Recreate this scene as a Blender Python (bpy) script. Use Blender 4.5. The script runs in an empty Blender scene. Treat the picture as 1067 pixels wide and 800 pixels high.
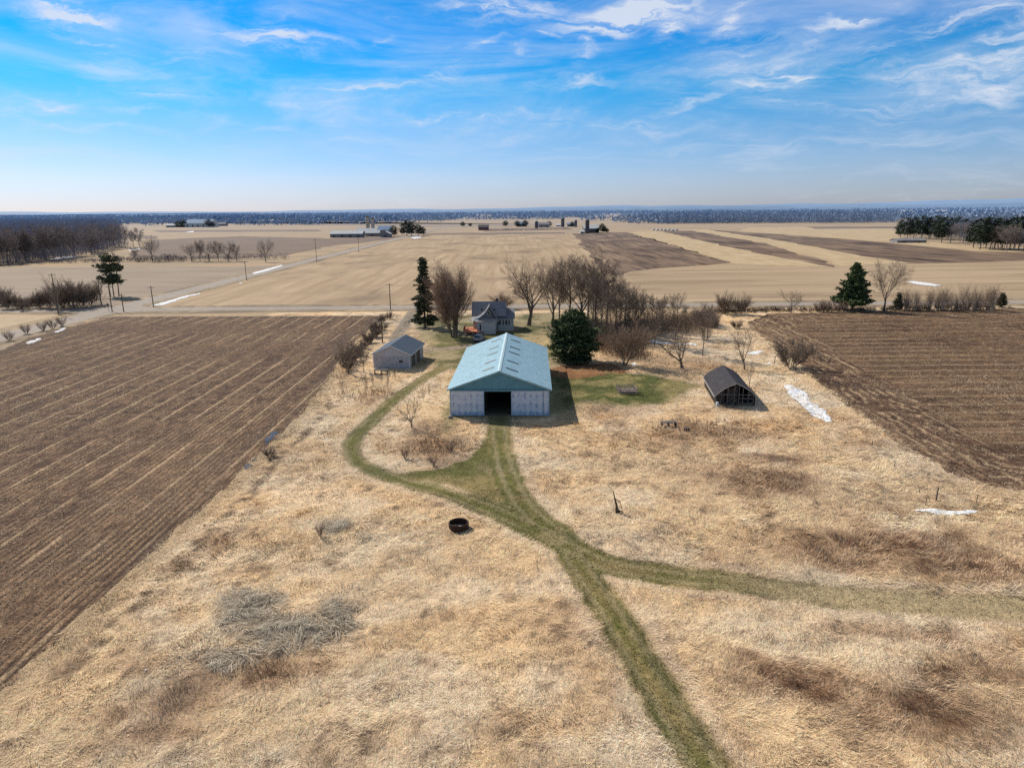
import bpy, math, random
import numpy as np
random.seed(7); rng = np.random.default_rng(7)
PI = math.pi
S = bpy.context.scene
COL = S.collection
# ------------------------------------------------------------------ camera numbers (photo pixels are 1067 x 800)
CH, CF, CX, CY = 30.0, 711.0, 533.5, 400.0
PITCH, ROLL = math.radians(14.25), math.radians(0.5)
_fw = np.array((0, math.cos(PITCH), -math.sin(PITCH))); _up0 = np.array((0, math.sin(PITCH), math.cos(PITCH))); _r0 = np.array((1., 0, 0))
_rt = _r0*math.cos(ROLL) - _up0*math.sin(ROLL); _up = _up0*math.cos(ROLL) + _r0*math.sin(ROLL)
def G(px, py, z=0.0):
    """photo measurement -> point of the ground plane (or of height z)"""
    d = _fw + (px-CX)/CF*_rt + (CY-py)/CF*_up
    t = (z-CH)/d[2]
    return (float(d[0]*t), float(d[1]*t))
def hat(x, y, py):
    """height above the ground point x, y that the photo measurement py shows"""
    lo, hi = -5., 90.
    for _ in range(40):
        m = (lo+hi)/2; v = np.array((x, y, m-CH)); w = v@_fw
        if CY-CF*(v@_up)/w > py: lo = m
        else: hi = m
    return lo
def GW(pts): return np.array([G(*p) for p in pts])
# ------------------------------------------------------------------ noise
_T = rng.random((256, 256))
def vn(x, y, seed=0):
    x = np.asarray(x, float)+seed*37.13; y = np.asarray(y, float)+seed*91.7
    xi = np.floor(x).astype(np.int64); yi = np.floor(y).astype(np.int64); fx = x-xi; fy = y-yi
    fx = fx*fx*(3-2*fx); fy = fy*fy*(3-2*fy); a, b, c, d = xi & 255, (xi+1) & 255, yi & 255, (yi+1) & 255
    return (_T[a, c]*(1-fx)+_T[b, c]*fx)*(1-fy)+(_T[a, d]*(1-fx)+_T[b, d]*fx)*fy
def fbm(x, y, sc, o=4, seed=0):
    t = 0; a = 1.; s = 0; x = np.asarray(x, float)/sc; y = np.asarray(y, float)/sc
    for i in range(o):
        t = t+a*vn(x, y, seed+i*5); s += a; a *= .5; x = x*2.03; y = y*2.03
    return t/s
def ss(a, b, x): t = np.clip((x-a)/(b-a), 0, 1); return t*t*(3-2*t)
def lerp(a, b, t): return a*(1-t[..., None])+b*t[..., None]
def c3(*v): return np.array(v, float)
def dseg(x, y, P, closed=False):
    """distance to a polyline"""
    d = np.full(np.shape(x), 1e9); n = len(P); side = np.zeros(np.shape(x), bool)
    for i in range(n if closed else n-1):
        ax, ay = P[i]; bx, by = P[(i+1) % n]; ex, ey = bx-ax, by-ay; L = ex*ex+ey*ey+1e-9
        t = np.clip(((x-ax)*ex+(y-ay)*ey)/L, 0, 1)
        d = np.minimum(d, np.hypot(x-ax-t*ex, y-ay-t*ey))
        if closed:
            c = ((ay > y) != (by > y)) & (x < ex*(y-ay)/(ey if abs(ey) > 1e-9 else 1e-9)+ax); side ^= c
    return np.where(side, -d, d) if closed else d
def spline(P, n=8):
    P = np.array(P, float); Q = np.vstack([2*P[0]-P[1], P, 2*P[-1]-P[-2]]); out = []
    for i in range(1, len(Q)-2):
        p0, p1, p2, p3 = Q[i-1:i+3]
        for k in range(n):
            t = k/n; out.append(.5*((2*p1)+(-p0+p2)*t+(2*p0-5*p1+4*p2-p3)*t*t+(-p0+3*p1-3*p2+p3)*t**3))
    out.append(P[-1]); return np.array(out)
# ------------------------------------------------------------------ layout, in metres
LOOP = spline(GW([(476, 374), (452, 389), (430, 402), (398, 428), (374, 452), (366, 468), (380, 485), (410, 498), (470, 515), (525, 538), (575, 562), (625, 588), (680, 598), (760, 608), (850, 619), (950, 627), (1085, 634)]))
BR1 = spline(GW([(590, 570), (608, 598), (624, 622), (643, 652), (668, 692), (700, 742), (746, 814)]))
BR2 = spline(GW([(520, 436), (521, 458), (528, 490), (546, 528), (585, 562)]))
BR3 = spline(GW([(518, 448), (508, 468), (485, 484), (452, 494), (420, 498)]))
TRI = GW([(512, 462), (527, 462), (536, 495), (548, 530), (520, 527), (470, 507), (435, 498), (475, 490), (500, 476)])
FIELD_L = GW([(-60, 372), (0, 365), (30, 352), (60, 343), (108, 330), (405, 329), (380, 348), (356, 369), (346, 390), (319, 425), (296, 451), (262, 481), (225, 519), (187, 552), (112, 620), (0, 722), (-120, 830), (-400, 640)])
FIELD_R = GW([(778, 336), (800, 327), (1067, 321), (1250, 316), (1400, 560), (1067, 512), (1027, 507), (988, 493), (949, 470), (920, 450), (881, 421), (842, 389), (803, 358), (783, 343)])
LAWN_G = GW([(572, 392), (600, 385), (640, 389), (690, 391), (722, 402), (716, 414), (680, 419), (630, 421), (600, 421), (572, 432)])
NEEDLE = GW([(573, 384), (590, 378), (640, 378), (655, 390), (600, 396), (573, 392)])
LAWN_H = GW([(430, 330), (620, 326), (640, 345), (600, 365), (575, 385), (470, 385), (455, 380), (445, 360)])
DRIVE = spline([(-31, 222), (-29.5, 190), (-28.6, 168), (-26, 154), (-21, 149.5), (-14, 151.5), (-8, 155.5), (-5, 160)])
ROADX, ROADY = -129.0, 219.5
BARN = (-1.9, 98.75, math.radians(-1.7)); GAR = (-23.65, 131.1, math.radians(-6)); OLD = (35.0, 103.0, math.radians(-6))
def boxd(x, y, x0, x1, y0, y1): return np.hypot(np.maximum(np.maximum(x0-x, x-x1), 0), np.maximum(np.maximum(y0-y, y-y1), 0))
def H(x, y):
    x = np.asarray(x, float); y = np.asarray(y, float)
    a = ss(0, 5, boxd(x, y, -11.5, 8, 96, 132))*ss(0, 5, boxd(x, y, -29, -17, 129, 144))*ss(0, 5, boxd(x, y, -14, 3, 155, 190))*ss(0, 3, boxd(x, y, 30, 40, 100, 120))
    a = a*ss(215, 195, y)*ss(18, 22, y)*ss(-62, -50, x)*ss(160, 140, x)
    a = a*ss(-.5, 4, dseg(x, y, FIELD_L, True))*ss(-.5, 4, dseg(x, y, FIELD_R, True))
    tr = np.minimum(np.minimum(dseg(x, y, LOOP[::3]), dseg(x, y, BR1[::3])), dseg(x, y, BR2[::3]))
    k = ss(.8, 3.5, tr)
    h = (fbm(x, y, 9, 3, 3)-.5)*.9+(fbm(x, y, 2.2, 3, 9)-.5)*.42*k+(fbm(x, y, .8, 2, 12)-.5)*.24*k
    return a*(h+.16*k*ss(60, 90, 150-y))
def Hs(x, y): return float(H(np.array([x]), np.array([y]))[0])
def ell(x, y, lst, seed=0, warp=2.):
    wx = x+(fbm(x, y, 5, 3, 31+seed)-.5)*warp*2; wy = y+(fbm(x, y, 5, 3, 47+seed)-.5)*warp*3
    m = np.zeros(np.shape(x))
    for px, py, rx, ry, w in lst:
        cx, cy = G(px, py); r1 = abs(G(px+rx, py)[0]-cx)+.1; r2 = abs(G(px, py-ry)[1]-G(px, py+ry)[1])/2+.1
        m = np.maximum(m, w*ss(1.25, .35, np.hypot((wx-cx)/r1, (wy-cy)/r2)))
    return m
BROWN = [(850, 725, 40, 14, 1.), (800, 700, 35, 12, .9), (985, 715, 40, 16, .9), (870, 590, 60, 14, .9), (960, 560, 70, 10, .8), (1000, 600, 70, 10, .8), (640, 440, 20, 6, .7), (755, 490, 40, 10, .8), (810, 478, 45, 7, .9), (330, 690, 30, 14, .8), (130, 735, 30, 12, .6), (800, 502, 55, 20, .9), (735, 450, 75, 14, .7), (640, 428, 50, 8, .6), (900, 572, 130, 28, .95), (1010, 590, 90, 24, .95), (760, 600, 40, 6, .6), (830, 715, 75, 26, 1.), (955, 745, 95, 48, 1.), (1040, 690, 60, 30, .6), (930, 655, 90, 16, .6),
         (450, 465, 42, 16, .75), (470, 480, 30, 10, .7), (210, 725, 60, 20, .8), (290, 700, 45, 26, .9), (170, 760, 60, 22, .75), (225, 560, 35, 12, .6), (185, 590, 20, 12, .7), (395, 415, 22, 9, .6), (690, 560, 30, 10, .3), (640, 420, 60, 9, .5), (560, 760, 60, 20, .3), (720, 380, 60, 10, .5), (650, 370, 30, 10, .5), (440, 445, 22, 10, .6)]
GREYG = [(265, 632, 32, 20, 1.), (300, 655, 55, 22, 1.), (345, 640, 28, 18, 1.), (240, 680, 35, 11, .9), (350, 552, 18, 8, .9), (385, 560, 10, 6, .5), (480, 460, 22, 8, .5), (715, 470, 22, 10, .4)]
GREENP = [(487, 400, 15, 30, .8), (470, 430, 12, 20, .9), (520, 434, 60, 3, .9), (450, 372, 30, 12, .8), (455, 352, 20, 8, .7), (585, 410, 16, 30, .9), (395, 400, 8, 5, .3)]
def terrain_col(x, y):
    n1 = fbm(x, y, 11, 4, 1); n2 = fbm(x, y, 2.6, 4, 2); n3 = fbm(x, y, .9, 3, 4)
    cs = c3(.76, .535, .315)*np.ones(np.shape(x)+(3,))
    cs = lerp(cs, c3(.52, .345, .20), ss(.46, .76, n2*.6+n1*.4)*.7)
    cs = lerp(cs, c3(.82, .63, .43), ss(.45, .70, fbm(x, y, 6, 4, 21))*.8)
    cs = lerp(cs, c3(.20, .13, .08), ss(.58, .72, n3*.6+n2*.4)*.6)
    b = np.clip(ell(x, y, BROWN)+ss(.60, .74, fbm(x, y, 16, 4, 61))*.2, 0, 1)
    cs = lerp(cs, lerp(c3(.21, .115, .065)*np.ones_like(cs), c3(.46, .30, .175), ss(.35, .7, n3)), b*.95)
    # beside the left field: tan verge with dark tufts
    dfl = dseg(x, y, FIELD_L, True); dv = np.abs(dfl-3.2)
    cs = lerp(cs, c3(.47, .34, .2), ss(2.5, .5, dfl)*.8)
    cs = lerp(cs, c3(.10, .062, .04), ss(1.3, .2, dv)*ss(.46, .6, fbm(x, y, 1.1, 3, 77))*.7)
    g = ell(x, y, GREYG, 3, 1.); cs = lerp(cs, c3(.34, .29, .22), g*.75)
    # mowed grass track
    w = (fbm(x, y, 1.3, 4, 15)-.5)*.7
    dl = dseg(x, y, LOOP)+w; d1 = dseg(x, y, BR1)+w; d2 = dseg(x, y, BR2)+w; d3 = dseg(x, y, BR3)+w; dt = dseg(x, y, TRI, True)+w
    wl = 1.2+.5*ss(-7, 3, x)
    t = np.maximum.reduce([ss(.45, -.35, dl-wl), ss(.45, -.35, d1-1.4), ss(.45, -.35, d2-1.6), ss(.4, -.3, d3-1.2), ss(.5, -.4, dt)])
    gn = .45*fbm(x, y, 1.9, 4, 19)+.55*fbm(np.minimum(np.minimum(dl, d1), d2)*2.2, (x-y)*.12, 1., 3, 29)
    rut = np.minimum(np.minimum(np.abs(dl-w-.72), np.abs(d1-w-.72)), np.abs(d2-w-.8))
    gc = lerp(c3(.155, .148, .042)*np.ones_like(cs), c3(.33, .25, .11), ss(.42, .70, gn*.8+n1*.2))
    gc = lerp(gc, c3(.38, .31, .17), ss(.42, .08, rut)*.75*ss(.3, .55, n1*.5+gn*.5))
    gc = lerp(gc, c3(.54, .41, .235), ss(10, 28, x)*.9)
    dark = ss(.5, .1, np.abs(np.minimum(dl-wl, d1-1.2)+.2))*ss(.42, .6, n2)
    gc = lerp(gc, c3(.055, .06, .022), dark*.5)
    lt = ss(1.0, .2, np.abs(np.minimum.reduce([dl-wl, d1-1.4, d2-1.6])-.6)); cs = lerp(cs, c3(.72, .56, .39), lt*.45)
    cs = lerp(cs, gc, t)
    lg = ss(2.4, -1.8, dseg(x, y, LAWN_G, True)+w*1.5+(fbm(x, y, 5, 3, 88)-.5)*5)
    gg = lerp(c3(.125, .135, .040)*np.ones_like(cs), c3(.33, .27, .11), ss(.40, .68, fbm(x, y, 3, 4, 25)))
    cs = lerp(cs, gg, lg)
    gp = ell(x, y, GREENP, 8, 1.); cs = lerp(cs, lerp(c3(.12, .12, .04)*np.ones_like(cs), c3(.33, .26, .13), ss(.4, .7, n2)), gp*.8)
    lh = ss(1.5, -1.5, dseg(x, y, LAWN_H, True)+w*3)
    cs = lerp(cs, lerp(c3(.165, .15, .055)*np.ones_like(cs), c3(.44, .34, .18), ss(.36, .6, fbm(x, y, 7, 4, 71))), lh)
    nd = ss(.6, -.8, dseg(x, y, NEEDLE, True)+w*1.5); cs = lerp(cs, c3(.30, .15, .07)*np.ones_like(cs), nd*ss(.3, .5, n2+.15))
    # barn yard dirt
    yd = ss(2.2, .2, boxd(x, y, -3.8, 0, 93.5, 99)+w); cs = lerp(cs, c3(.22, .19, .11), yd*.45)
    dr = dseg(x, y, DRIVE); dc = lerp(c3(.36, .28, .20)*np.ones_like(cs), c3(.2, .16, .09), ss(.5, .1, np.abs(dr))*.6*ss(.4, .6, n2+.1))
    cs = lerp(cs, dc, ss(.5, -.2, dr-1.5+w*.5))
    tk = np.maximum.reduce([t, lg, ss(.5, -.2, dr-1.5), lh])
    cs = cs*(.86+.28*vn(x*3.1, y*3.1, 5))[..., None]
    return cs, tk, dict(track=t, lawn=np.maximum(lg, lh), drive=ss(.5, -.2, dr-1.5+w*.5), grey=g, brown=b)
# ------------------------------------------------------------------ materials
def newmat(name):
    m = bpy.data.materials.new(name); m.use_nodes = True; nt = m.node_tree; nt.nodes.clear()
    o = nt.nodes.new('ShaderNodeOutputMaterial'); b = nt.nodes.new('ShaderNodeBsdfPrincipled'); nt.links.new(b.outputs[0], o.inputs[0])
    b.inputs['Roughness'].default_value = .9; b.inputs['Specular IOR Level'].default_value = .15
    return m, nt, b
def N(nt, t, **k):
    n = nt.nodes.new(t)
    for a, v in k.items():
        if hasattr(n, a): setattr(n, a, v)
        else: n.inputs[a].default_value = v
    return n
def L(nt, a, b): nt.links.new(a, b)
def mix(nt, a, b, f, mode='MIX'):
    n = nt.nodes.new('ShaderNodeMix'); n.data_type = 'RGBA'; n.blend_type = mode
    for v, i in ((f, 0), (a, 6), (b, 7)):
        if hasattr(v, 'links'): L(nt, v, n.inputs[i])
        else: n.inputs[i].default_value = v if i == 0 else (*v[:3], 1)
    return n.outputs[2]
def mth(nt, op, a, b=0., clamp=False):
    n = nt.nodes.new('ShaderNodeMath'); n.operation = op; n.use_clamp = clamp
    for v, i in ((a, 0), (b, 1)):
        if hasattr(v, 'links'): L(nt, v, n.inputs[i])
        else: n.inputs[i].default_value = v
    return n.outputs[0]
def rng_(nt, v, a, b, c=0., d=1.):
    n = nt.nodes.new('ShaderNodeMapRange'); n.interpolation_type = 'SMOOTHSTEP'; L(nt, v, n.inputs[0])
    for i, q in enumerate((a, b, c, d)): n.inputs[i+1].default_value = q
    return n.outputs[0]
def noise(nt, sc, det=4., scale3=(1, 1, 1), rough=.6, dist=0., coord='world', rot=0.):
    if coord == 'world': g = N(nt, 'ShaderNodeNewGeometry').outputs['Position']
    else: g = N(nt, 'ShaderNodeTexCoord').outputs['Object']
    mp = N(nt, 'ShaderNodeMapping'); mp.inputs['Scale'].default_value = scale3; mp.inputs['Rotation'].default_value = (0, 0, rot); L(nt, g, mp.inputs[0])
    n = N(nt, 'ShaderNodeTexNoise'); n.inputs['Scale'].default_value = sc; n.inputs['Detail'].default_value = det
    n.inputs['Roughness'].default_value = rough; n.inputs['Distortion'].default_value = dist; L(nt, mp.outputs[0], n.inputs['Vector'])
    return n.outputs[0]
HAZE = (.30, .38, .50)  # blue haze tint painted into far base colours
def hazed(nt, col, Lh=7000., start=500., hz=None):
    """haze painted into the base colour, no air volume: far surfaces drift to blue with their distance from the farmyard, in world space"""
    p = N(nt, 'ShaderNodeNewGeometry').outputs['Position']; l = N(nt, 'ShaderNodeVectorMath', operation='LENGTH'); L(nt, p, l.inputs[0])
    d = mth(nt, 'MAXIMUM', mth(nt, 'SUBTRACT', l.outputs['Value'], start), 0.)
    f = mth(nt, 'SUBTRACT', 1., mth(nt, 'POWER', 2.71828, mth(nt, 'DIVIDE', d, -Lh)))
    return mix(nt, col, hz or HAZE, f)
def bump(nt, b, h, dist=.05, st=1.):
    n = N(nt, 'ShaderNodeBump'); n.inputs['Distance'].default_value = dist; n.inputs['Strength'].default_value = st; L(nt, h, n.inputs['Height']); L(nt, n.outputs[0], b.inputs['Normal'])
def attr_mat(name, var=.25, nscale=1.2, haze=True, trans=0., rough=.9, bmp=0.):
    m, nt, b = newmat(name); a = N(nt, 'ShaderNodeAttribute', attribute_name='Col')
    n = noise(nt, nscale, 6); c = mix(nt, a.outputs[0], (0, 0, 0), 0.)
    f = rng_(nt, n, .3, .7, 1-var, 1+var); c = mix(nt, a.outputs[0], f, 1., 'MULTIPLY')
    if haze: c = hazed(nt, c, *((haze[0], 350., haze[1]) if isinstance(haze, tuple) else ()))
    L(nt, c, b.inputs['Base Color']); b.inputs['Roughness'].default_value = rough
    if bmp: bump(nt, b, n, bmp)
    return m
def plain(name, col, var=.2, nscale=2., bmp=0., rough=.85, haze=False, col2=None, coord='obj', s3=(1, 1, 1), spec=.15):
    m, nt, b = newmat(name); n = noise(nt, nscale, 5, s3, coord=coord)
    lo = col2 if col2 else tuple(c*(1-var) for c in col); hi = tuple(min(1, c*(1+var)) for c in col) if not col2 else col
    c = mix(nt, lo, hi, rng_(nt, n, .35, .65))
    if haze: c = hazed(nt, c, *((haze[0], 350., haze[1]) if isinstance(haze, tuple) else ()))
    L(nt, c, b.inputs['Base Color']); b.inputs['Roughness'].default_value = rough; b.inputs['Specular IOR Level'].default_value = spec
    if bmp: bump(nt, b, n, bmp)
    return m
def ribbed(name, col, axis='X', pitch=.3, amp=.02, dirt=.15, rough=.5, col2=None, haze=False):
    m, nt, b = newmat(name); tc = N(nt, 'ShaderNodeTexCoord'); w = N(nt, 'ShaderNodeTexWave', wave_type='BANDS', bands_direction=axis)
    w.inputs['Scale'].default_value = .314/pitch; L(nt, tc.outputs['Object'], w.inputs['Vector'])
    n = noise(nt, 1.2, 6, (1, 1, .35), coord='obj'); c = mix(nt, tuple(x*(1-dirt) for x in col) if not col2 else col2, col, rng_(nt, n, .3, .62))
    wf = rng_(nt, w.outputs[1], 0., .25, .82, 1.); c = mix(nt, c, wf, 1., 'MULTIPLY')
    if haze: c = hazed(nt, c, *((haze[0], 350., haze[1]) if isinstance(haze, tuple) else ()))
    L(nt, c, b.inputs['Base Color']); b.inputs['Roughness'].default_value = rough; b.inputs['Specular IOR Level'].default_value = .3
    bump(nt, b, w.outputs[1], amp)
    return m
# terrain: colour from vertices, fine straw grain and blotches from noise
def terrain_material():
    m, nt, b = newmat('terrain'); a = N(nt, 'ShaderNodeAttribute', attribute_name='Col')
    n1 = noise(nt, 6., 8, (1, 1, 1), .7, 1.5); n2 = noise(nt, 1.1, 6, (1, 1, 1), .65, .8)
    c = mix(nt, a.outputs[0], rng_(nt, n1, .32, .68, .62, 1.28), 1., 'MULTIPLY'); c = mix(nt, c, rng_(nt, n2, .3, .7, .82, 1.15), 1., 'MULTIPLY')
    n3 = noise(nt, .012, 6, (1, 2.5, 1), .6, .5); c = mix(nt, c, mix(nt, (.8, .84, .9), (1.12, 1.08, 1.0), rng_(nt, n3, .35, .65)), 1., 'MULTIPLY')
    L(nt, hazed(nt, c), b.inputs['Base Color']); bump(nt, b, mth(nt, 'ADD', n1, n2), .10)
    return m
TERR = terrain_material()
# ------------------------------------------------------------------ mesh helpers
def npmesh(name, V, F, mat, col=None, parent=None, smooth=False):
    V = np.asarray(V, np.float32); F = np.asarray(F, np.int32); me = bpy.data.meshes.new(name); k = F.shape[1]
    me.vertices.add(len(V)); me.vertices.foreach_set('co', V.ravel()); me.loops.add(F.size); me.loops.foreach_set('vertex_index', F.ravel())
    me.polygons.add(len(F)); me.polygons.foreach_set('loop_start', np.arange(0, F.size, k, dtype=np.int32)); me.polygons.foreach_set('loop_total', np.full(len(F), k, np.int32))
    me.update(calc_edges=True)
    if smooth: me.polygons.foreach_set('use_smooth', np.ones(len(F), bool))
    if col is not None:
        at = me.color_attributes.new('Col', 'FLOAT_COLOR', 'POINT'); c = np.ones((len(V), 4), np.float32); c[:, :3] = np.clip(col, 0, 1); at.data.foreach_set('color', c.ravel())
    me.materials.append(mat); o = bpy.data.objects.new(name, me); COL.objects.link(o)
    if parent: o.parent = parent
    return o
def tag(o, label=None, cat=None, group=None, kind=None):
    if label: o['label'] = label
    if cat: o['category'] = cat
    if group: o['group'] = group
    if kind: o['kind'] = kind
    return o
def thing(name, label, cat, loc=(0, 0, 0), rz=0., group=None):
    o = bpy.data.objects.new(name, None); o.empty_display_size = .5; COL.objects.link(o); o.location = loc; o.rotation_euler = (0, 0, rz)
    return tag(o, label, cat, group)
class MB:
    def __init__(s): s.v = []; s.f = []
    def quad(s, *p):
        b = len(s.v); s.v += [tuple(q) for q in p]; s.f.append(tuple(range(b, b+len(p)))); return s
    def box(s, x0, x1, y0, y1, z0, z1, rz=0., o=(0, 0, 0)):
        c, n = math.cos(rz), math.sin(rz); b = len(s.v)
        for z in (z0, z1):
            for x, y in ((x0, y0), (x1, y0), (x1, y1), (x0, y1)): s.v.append((o[0]+x*c-y*n, o[1]+x*n+y*c, o[2]+z))
        for f in ((3, 2, 1, 0), (4, 5, 6, 7), (0, 1, 5, 4), (1, 2, 6, 5), (2, 3, 7, 6), (3, 0, 4, 7)): s.f.append(tuple(b+i for i in f))
        return s
    def slab(s, P, t, d=(0, 0, 1)):
        """polygon P thickened by t along d"""
        b = len(s.v); n = len(P); s.v += [tuple(q) for q in P]; s.v += [(q[0]-d[0]*t, q[1]-d[1]*t, q[2]-d[2]*t) for q in P]
        s.f.append(tuple(range(b, b+n))); s.f.append(tuple(range(b+2*n-1, b+n-1, -1)))
        for i in range(n): j = (i+1) % n; s.f.append((b+j, b+i, b+n+i, b+n+j))
        return s
    def bar(s, p, q, r, r2=None, n=4):
        p = np.array(p, float); q = np.array(q, float); d = q-p; l = np.linalg.norm(d)
        if l < 1e-6: return s
        d /= l; a = np.cross(d, (0, 0, 1.) if abs(d[2]) < .9 else (1., 0, 0)); a /= np.linalg.norm(a); c = np.cross(d, a); r2 = r if r2 is None else r2; b = len(s.v)
        for pp, rr in ((p, r), (q, r2)):
            for i in range(n): t = 2*PI*(i+.5)/n; s.v.append(tuple(pp+(a*math.cos(t)+c*math.sin(t))*rr))
        for i in range(n): j = (i+1) % n; s.f.append((b+i, b+j, b+n+j, b+n+i))
        s.f.append(tuple(range(b+n-1, b-1, -1))); s.f.append(tuple(range(b+n, b+2*n))); return s
    def lathe(s, prof, n=24, o=(0, 0, 0), fn=None):
        b = len(s.v)
        for r, z in prof:
            for i in range(n):
                t = 2*PI*i/n; rr = r*(fn(i, z) if fn else 1.); s.v.append((o[0]+rr*math.cos(t), o[1]+rr*math.sin(t), o[2]+z))
        for k in range(len(prof)-1):
            for i in range(n): j = (i+1) % n; s.f.append((b+k*n+i, b+k*n+j, b+(k+1)*n+j, b+(k+1)*n+i))
        return s
    def build(s, name, mat, parent=None, smooth=False):
        me = bpy.data.meshes.new(name); me.from_pydata(s.v, [], s.f); me.materials.append(mat)
        if smooth:
            for p in me.polygons: p.use_smooth = True
        o = bpy.data.objects.new(name, me); COL.objects.link(o)
        if parent: o.parent = parent
        return o
def children(o): return [c for c in bpy.data.objects if c.parent == o]
def copy_tree(o, parent=None):
    c = o.copy(); COL.objects.link(c); c.parent = parent
    for ch in KIDS.get(o.as_pointer(), []): copy_tree(ch, c)
    return c
KIDS = {}
# ------------------------------------------------------------------ ground: one sheet, fine near the farmyard, coarse to the horizon
def axis(a, b, st, far0, far1):
    fine = np.arange(a, b+st*.5, st); g0 = a-np.geomspace(6, a-far0, 34); g1 = fine[-1]+np.geomspace(6, far1-fine[-1], 34)
    return np.concatenate([g0[::-1], fine, g1])
XS = axis(-62, 150, .36, -32000, 32000); YS = axis(19, 214, .36, -3000, 34000)
XX, YY = np.meshgrid(XS, YS)                     # rows = y
nx, ny = len(XS), len(YS)
CC = np.empty((ny, nx, 3)); TK = np.zeros((ny, nx)); ZZ = np.zeros((ny, nx)); MM = {k: np.zeros((ny, nx)) for k in ('track', 'lawn', 'drive')}
for r0 in range(0, ny, 80):
    sl = slice(r0, r0+80); x = XX[sl]; y = YY[sl]
    inn = (x > -75) & (x < 165) & (y > 5) & (y < 240)
    cc = np.ones(x.shape+(3,))*c3(.44, .32, .20)
    if inn.any():
        c, tk, mm = terrain_col(x[inn], y[inn]); cc[inn] = c; TK[sl][inn] = tk; ZZ[sl][inn] = H(x[inn], y[inn])
        for k in MM: MM[k][sl][inn] = mm[k]
    CC[sl] = cc
idx = np.arange(nx*ny).reshape(ny, nx)
def cells(mask): j, i = np.nonzero(mask); return np.stack([idx[j, i], idx[j, i+1], idx[j+1, i+1], idx[j+1, i]], 1)
allc = cells(np.ones((ny-1, nx-1), bool))
ground = tag(npmesh('ground', np.stack([XX, YY, ZZ], -1).reshape(-1, 3), allc, TERR, CC.reshape(-1, 3), smooth=True), kind='structure')
def overlay(name, m, dz, th=.5):
    k = (m[:-1, :-1]+m[1:, :-1]+m[:-1, 1:]+m[1:, 1:])/4 > th; F = cells(k); u, inv = np.unique(F, return_inverse=True)
    V = np.stack([XX, YY, ZZ+dz], -1).reshape(-1, 3)[u]
    tag(npmesh(name, V, inv.reshape(-1, 4), TERR, CC.reshape(-1, 3)[u], smooth=True), kind='structure')
overlay('grass_track', MM['track'], .004); overlay('lawn', MM['lawn']*(MM['track'] < .5)*(MM['drive'] < .5), .004); overlay('driveway', MM['drive'], .008)
# ------------------------------------------------------------------ ploughed fields near the yard
FM, nt, b = newmat('field_soil'); a = N(nt, 'ShaderNodeAttribute', attribute_name='Col'); n1 = noise(nt, 5., 8, (1, 1, 1), .75, .6)
c = mix(nt, a.outputs[0], rng_(nt, n1, .38, .62, .32, 1.7), 1., 'MULTIPLY'); L(nt, hazed(nt, c), b.inputs['Base Color']); bump(nt, b, n1, .10)
def field(name, poly, along, dx, dy, fn, ext, z0=.03):
    x0, x1, y0, y1 = ext; xs = np.arange(x0, x1, dx); ys = np.arange(y0, y1, dy); X, Y = np.meshgrid(xs, ys)
    w = (fbm(X, Y, 2, 3, 5)-.5)*1.6; d = dseg(X, Y, poly, True)+w; z, c = fn(X, Y, d); m = d < 0
    k = m[:-1, :-1] & m[1:, :-1] & m[:-1, 1:] & m[1:, 1:]; ii = np.arange(X.size).reshape(X.shape); j, i = np.nonzero(k)
    F = np.stack([ii[j, i], ii[j, i+1], ii[j+1, i+1], ii[j+1, i]], 1); u, inv = np.unique(F, return_inverse=True)
    z = z0+np.maximum(z*ss(0, -.8, d), -.02)
    return tag(npmesh(name, np.stack([X, Y, z], -1).reshape(-1, 3)[u], inv.reshape(-1, 4), FM, c.reshape(-1, 3)[u], smooth=True), kind='structure')
SOIL, SOIL2, RES, RES2 = c3(.070, .038, .023), c3(.12, .066, .040), c3(.29, .180, .10), c3(.66, .47, .28)
def rows(u, v, d, X, Y):
    """u across the rows, v along them"""
    wob = (fbm(X*0, v, 14, 2, 91)-.5)*.25
    ph = (u+wob)/.76; f = .5+.5*np.cos(2*PI*ph); ri = np.floor(ph)
    strk = fbm(ph*1., v, 5, 4, 33); per = vn(ri*.73, v*.02, 11); band = vn(u/4.6, v*.006, 17); pas = np.abs(((u/4.56) % 1)-.5)
    n2 = fbm(X, Y, 1.3, 4, 35); big = fbm(X, Y, 22, 3, 39)
    pl = vn(ri*.91, v*.05, 13); fine = fbm(X, Y, .45, 2, 37)
    t = np.clip(ss(.40, .66, n2*.25+fine*.38+pl*.20+per*.17)*.9+ss(.52, .8, band)*.22+(big-.5)*.5, 0, 1)
    c = lerp(lerp(SOIL*np.ones(X.shape+(3,)), SOIL2, ss(.3, .7, n2)), RES, t)
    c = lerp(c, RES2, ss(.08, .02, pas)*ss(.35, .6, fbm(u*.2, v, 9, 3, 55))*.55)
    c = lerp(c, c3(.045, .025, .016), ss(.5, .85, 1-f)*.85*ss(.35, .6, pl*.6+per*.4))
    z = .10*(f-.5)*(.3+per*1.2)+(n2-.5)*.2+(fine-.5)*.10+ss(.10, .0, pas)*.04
    return z, c
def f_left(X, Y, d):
    z, c = rows(X, Y, d, X, Y); c = lerp(c, c3(.09, .06, .045), ss(-9, -2, d)*ss(.35, .6, fbm(X, Y*.2, 2.5, 3, 8))*ss(40, 60, Y)*.5); return z, c
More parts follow.
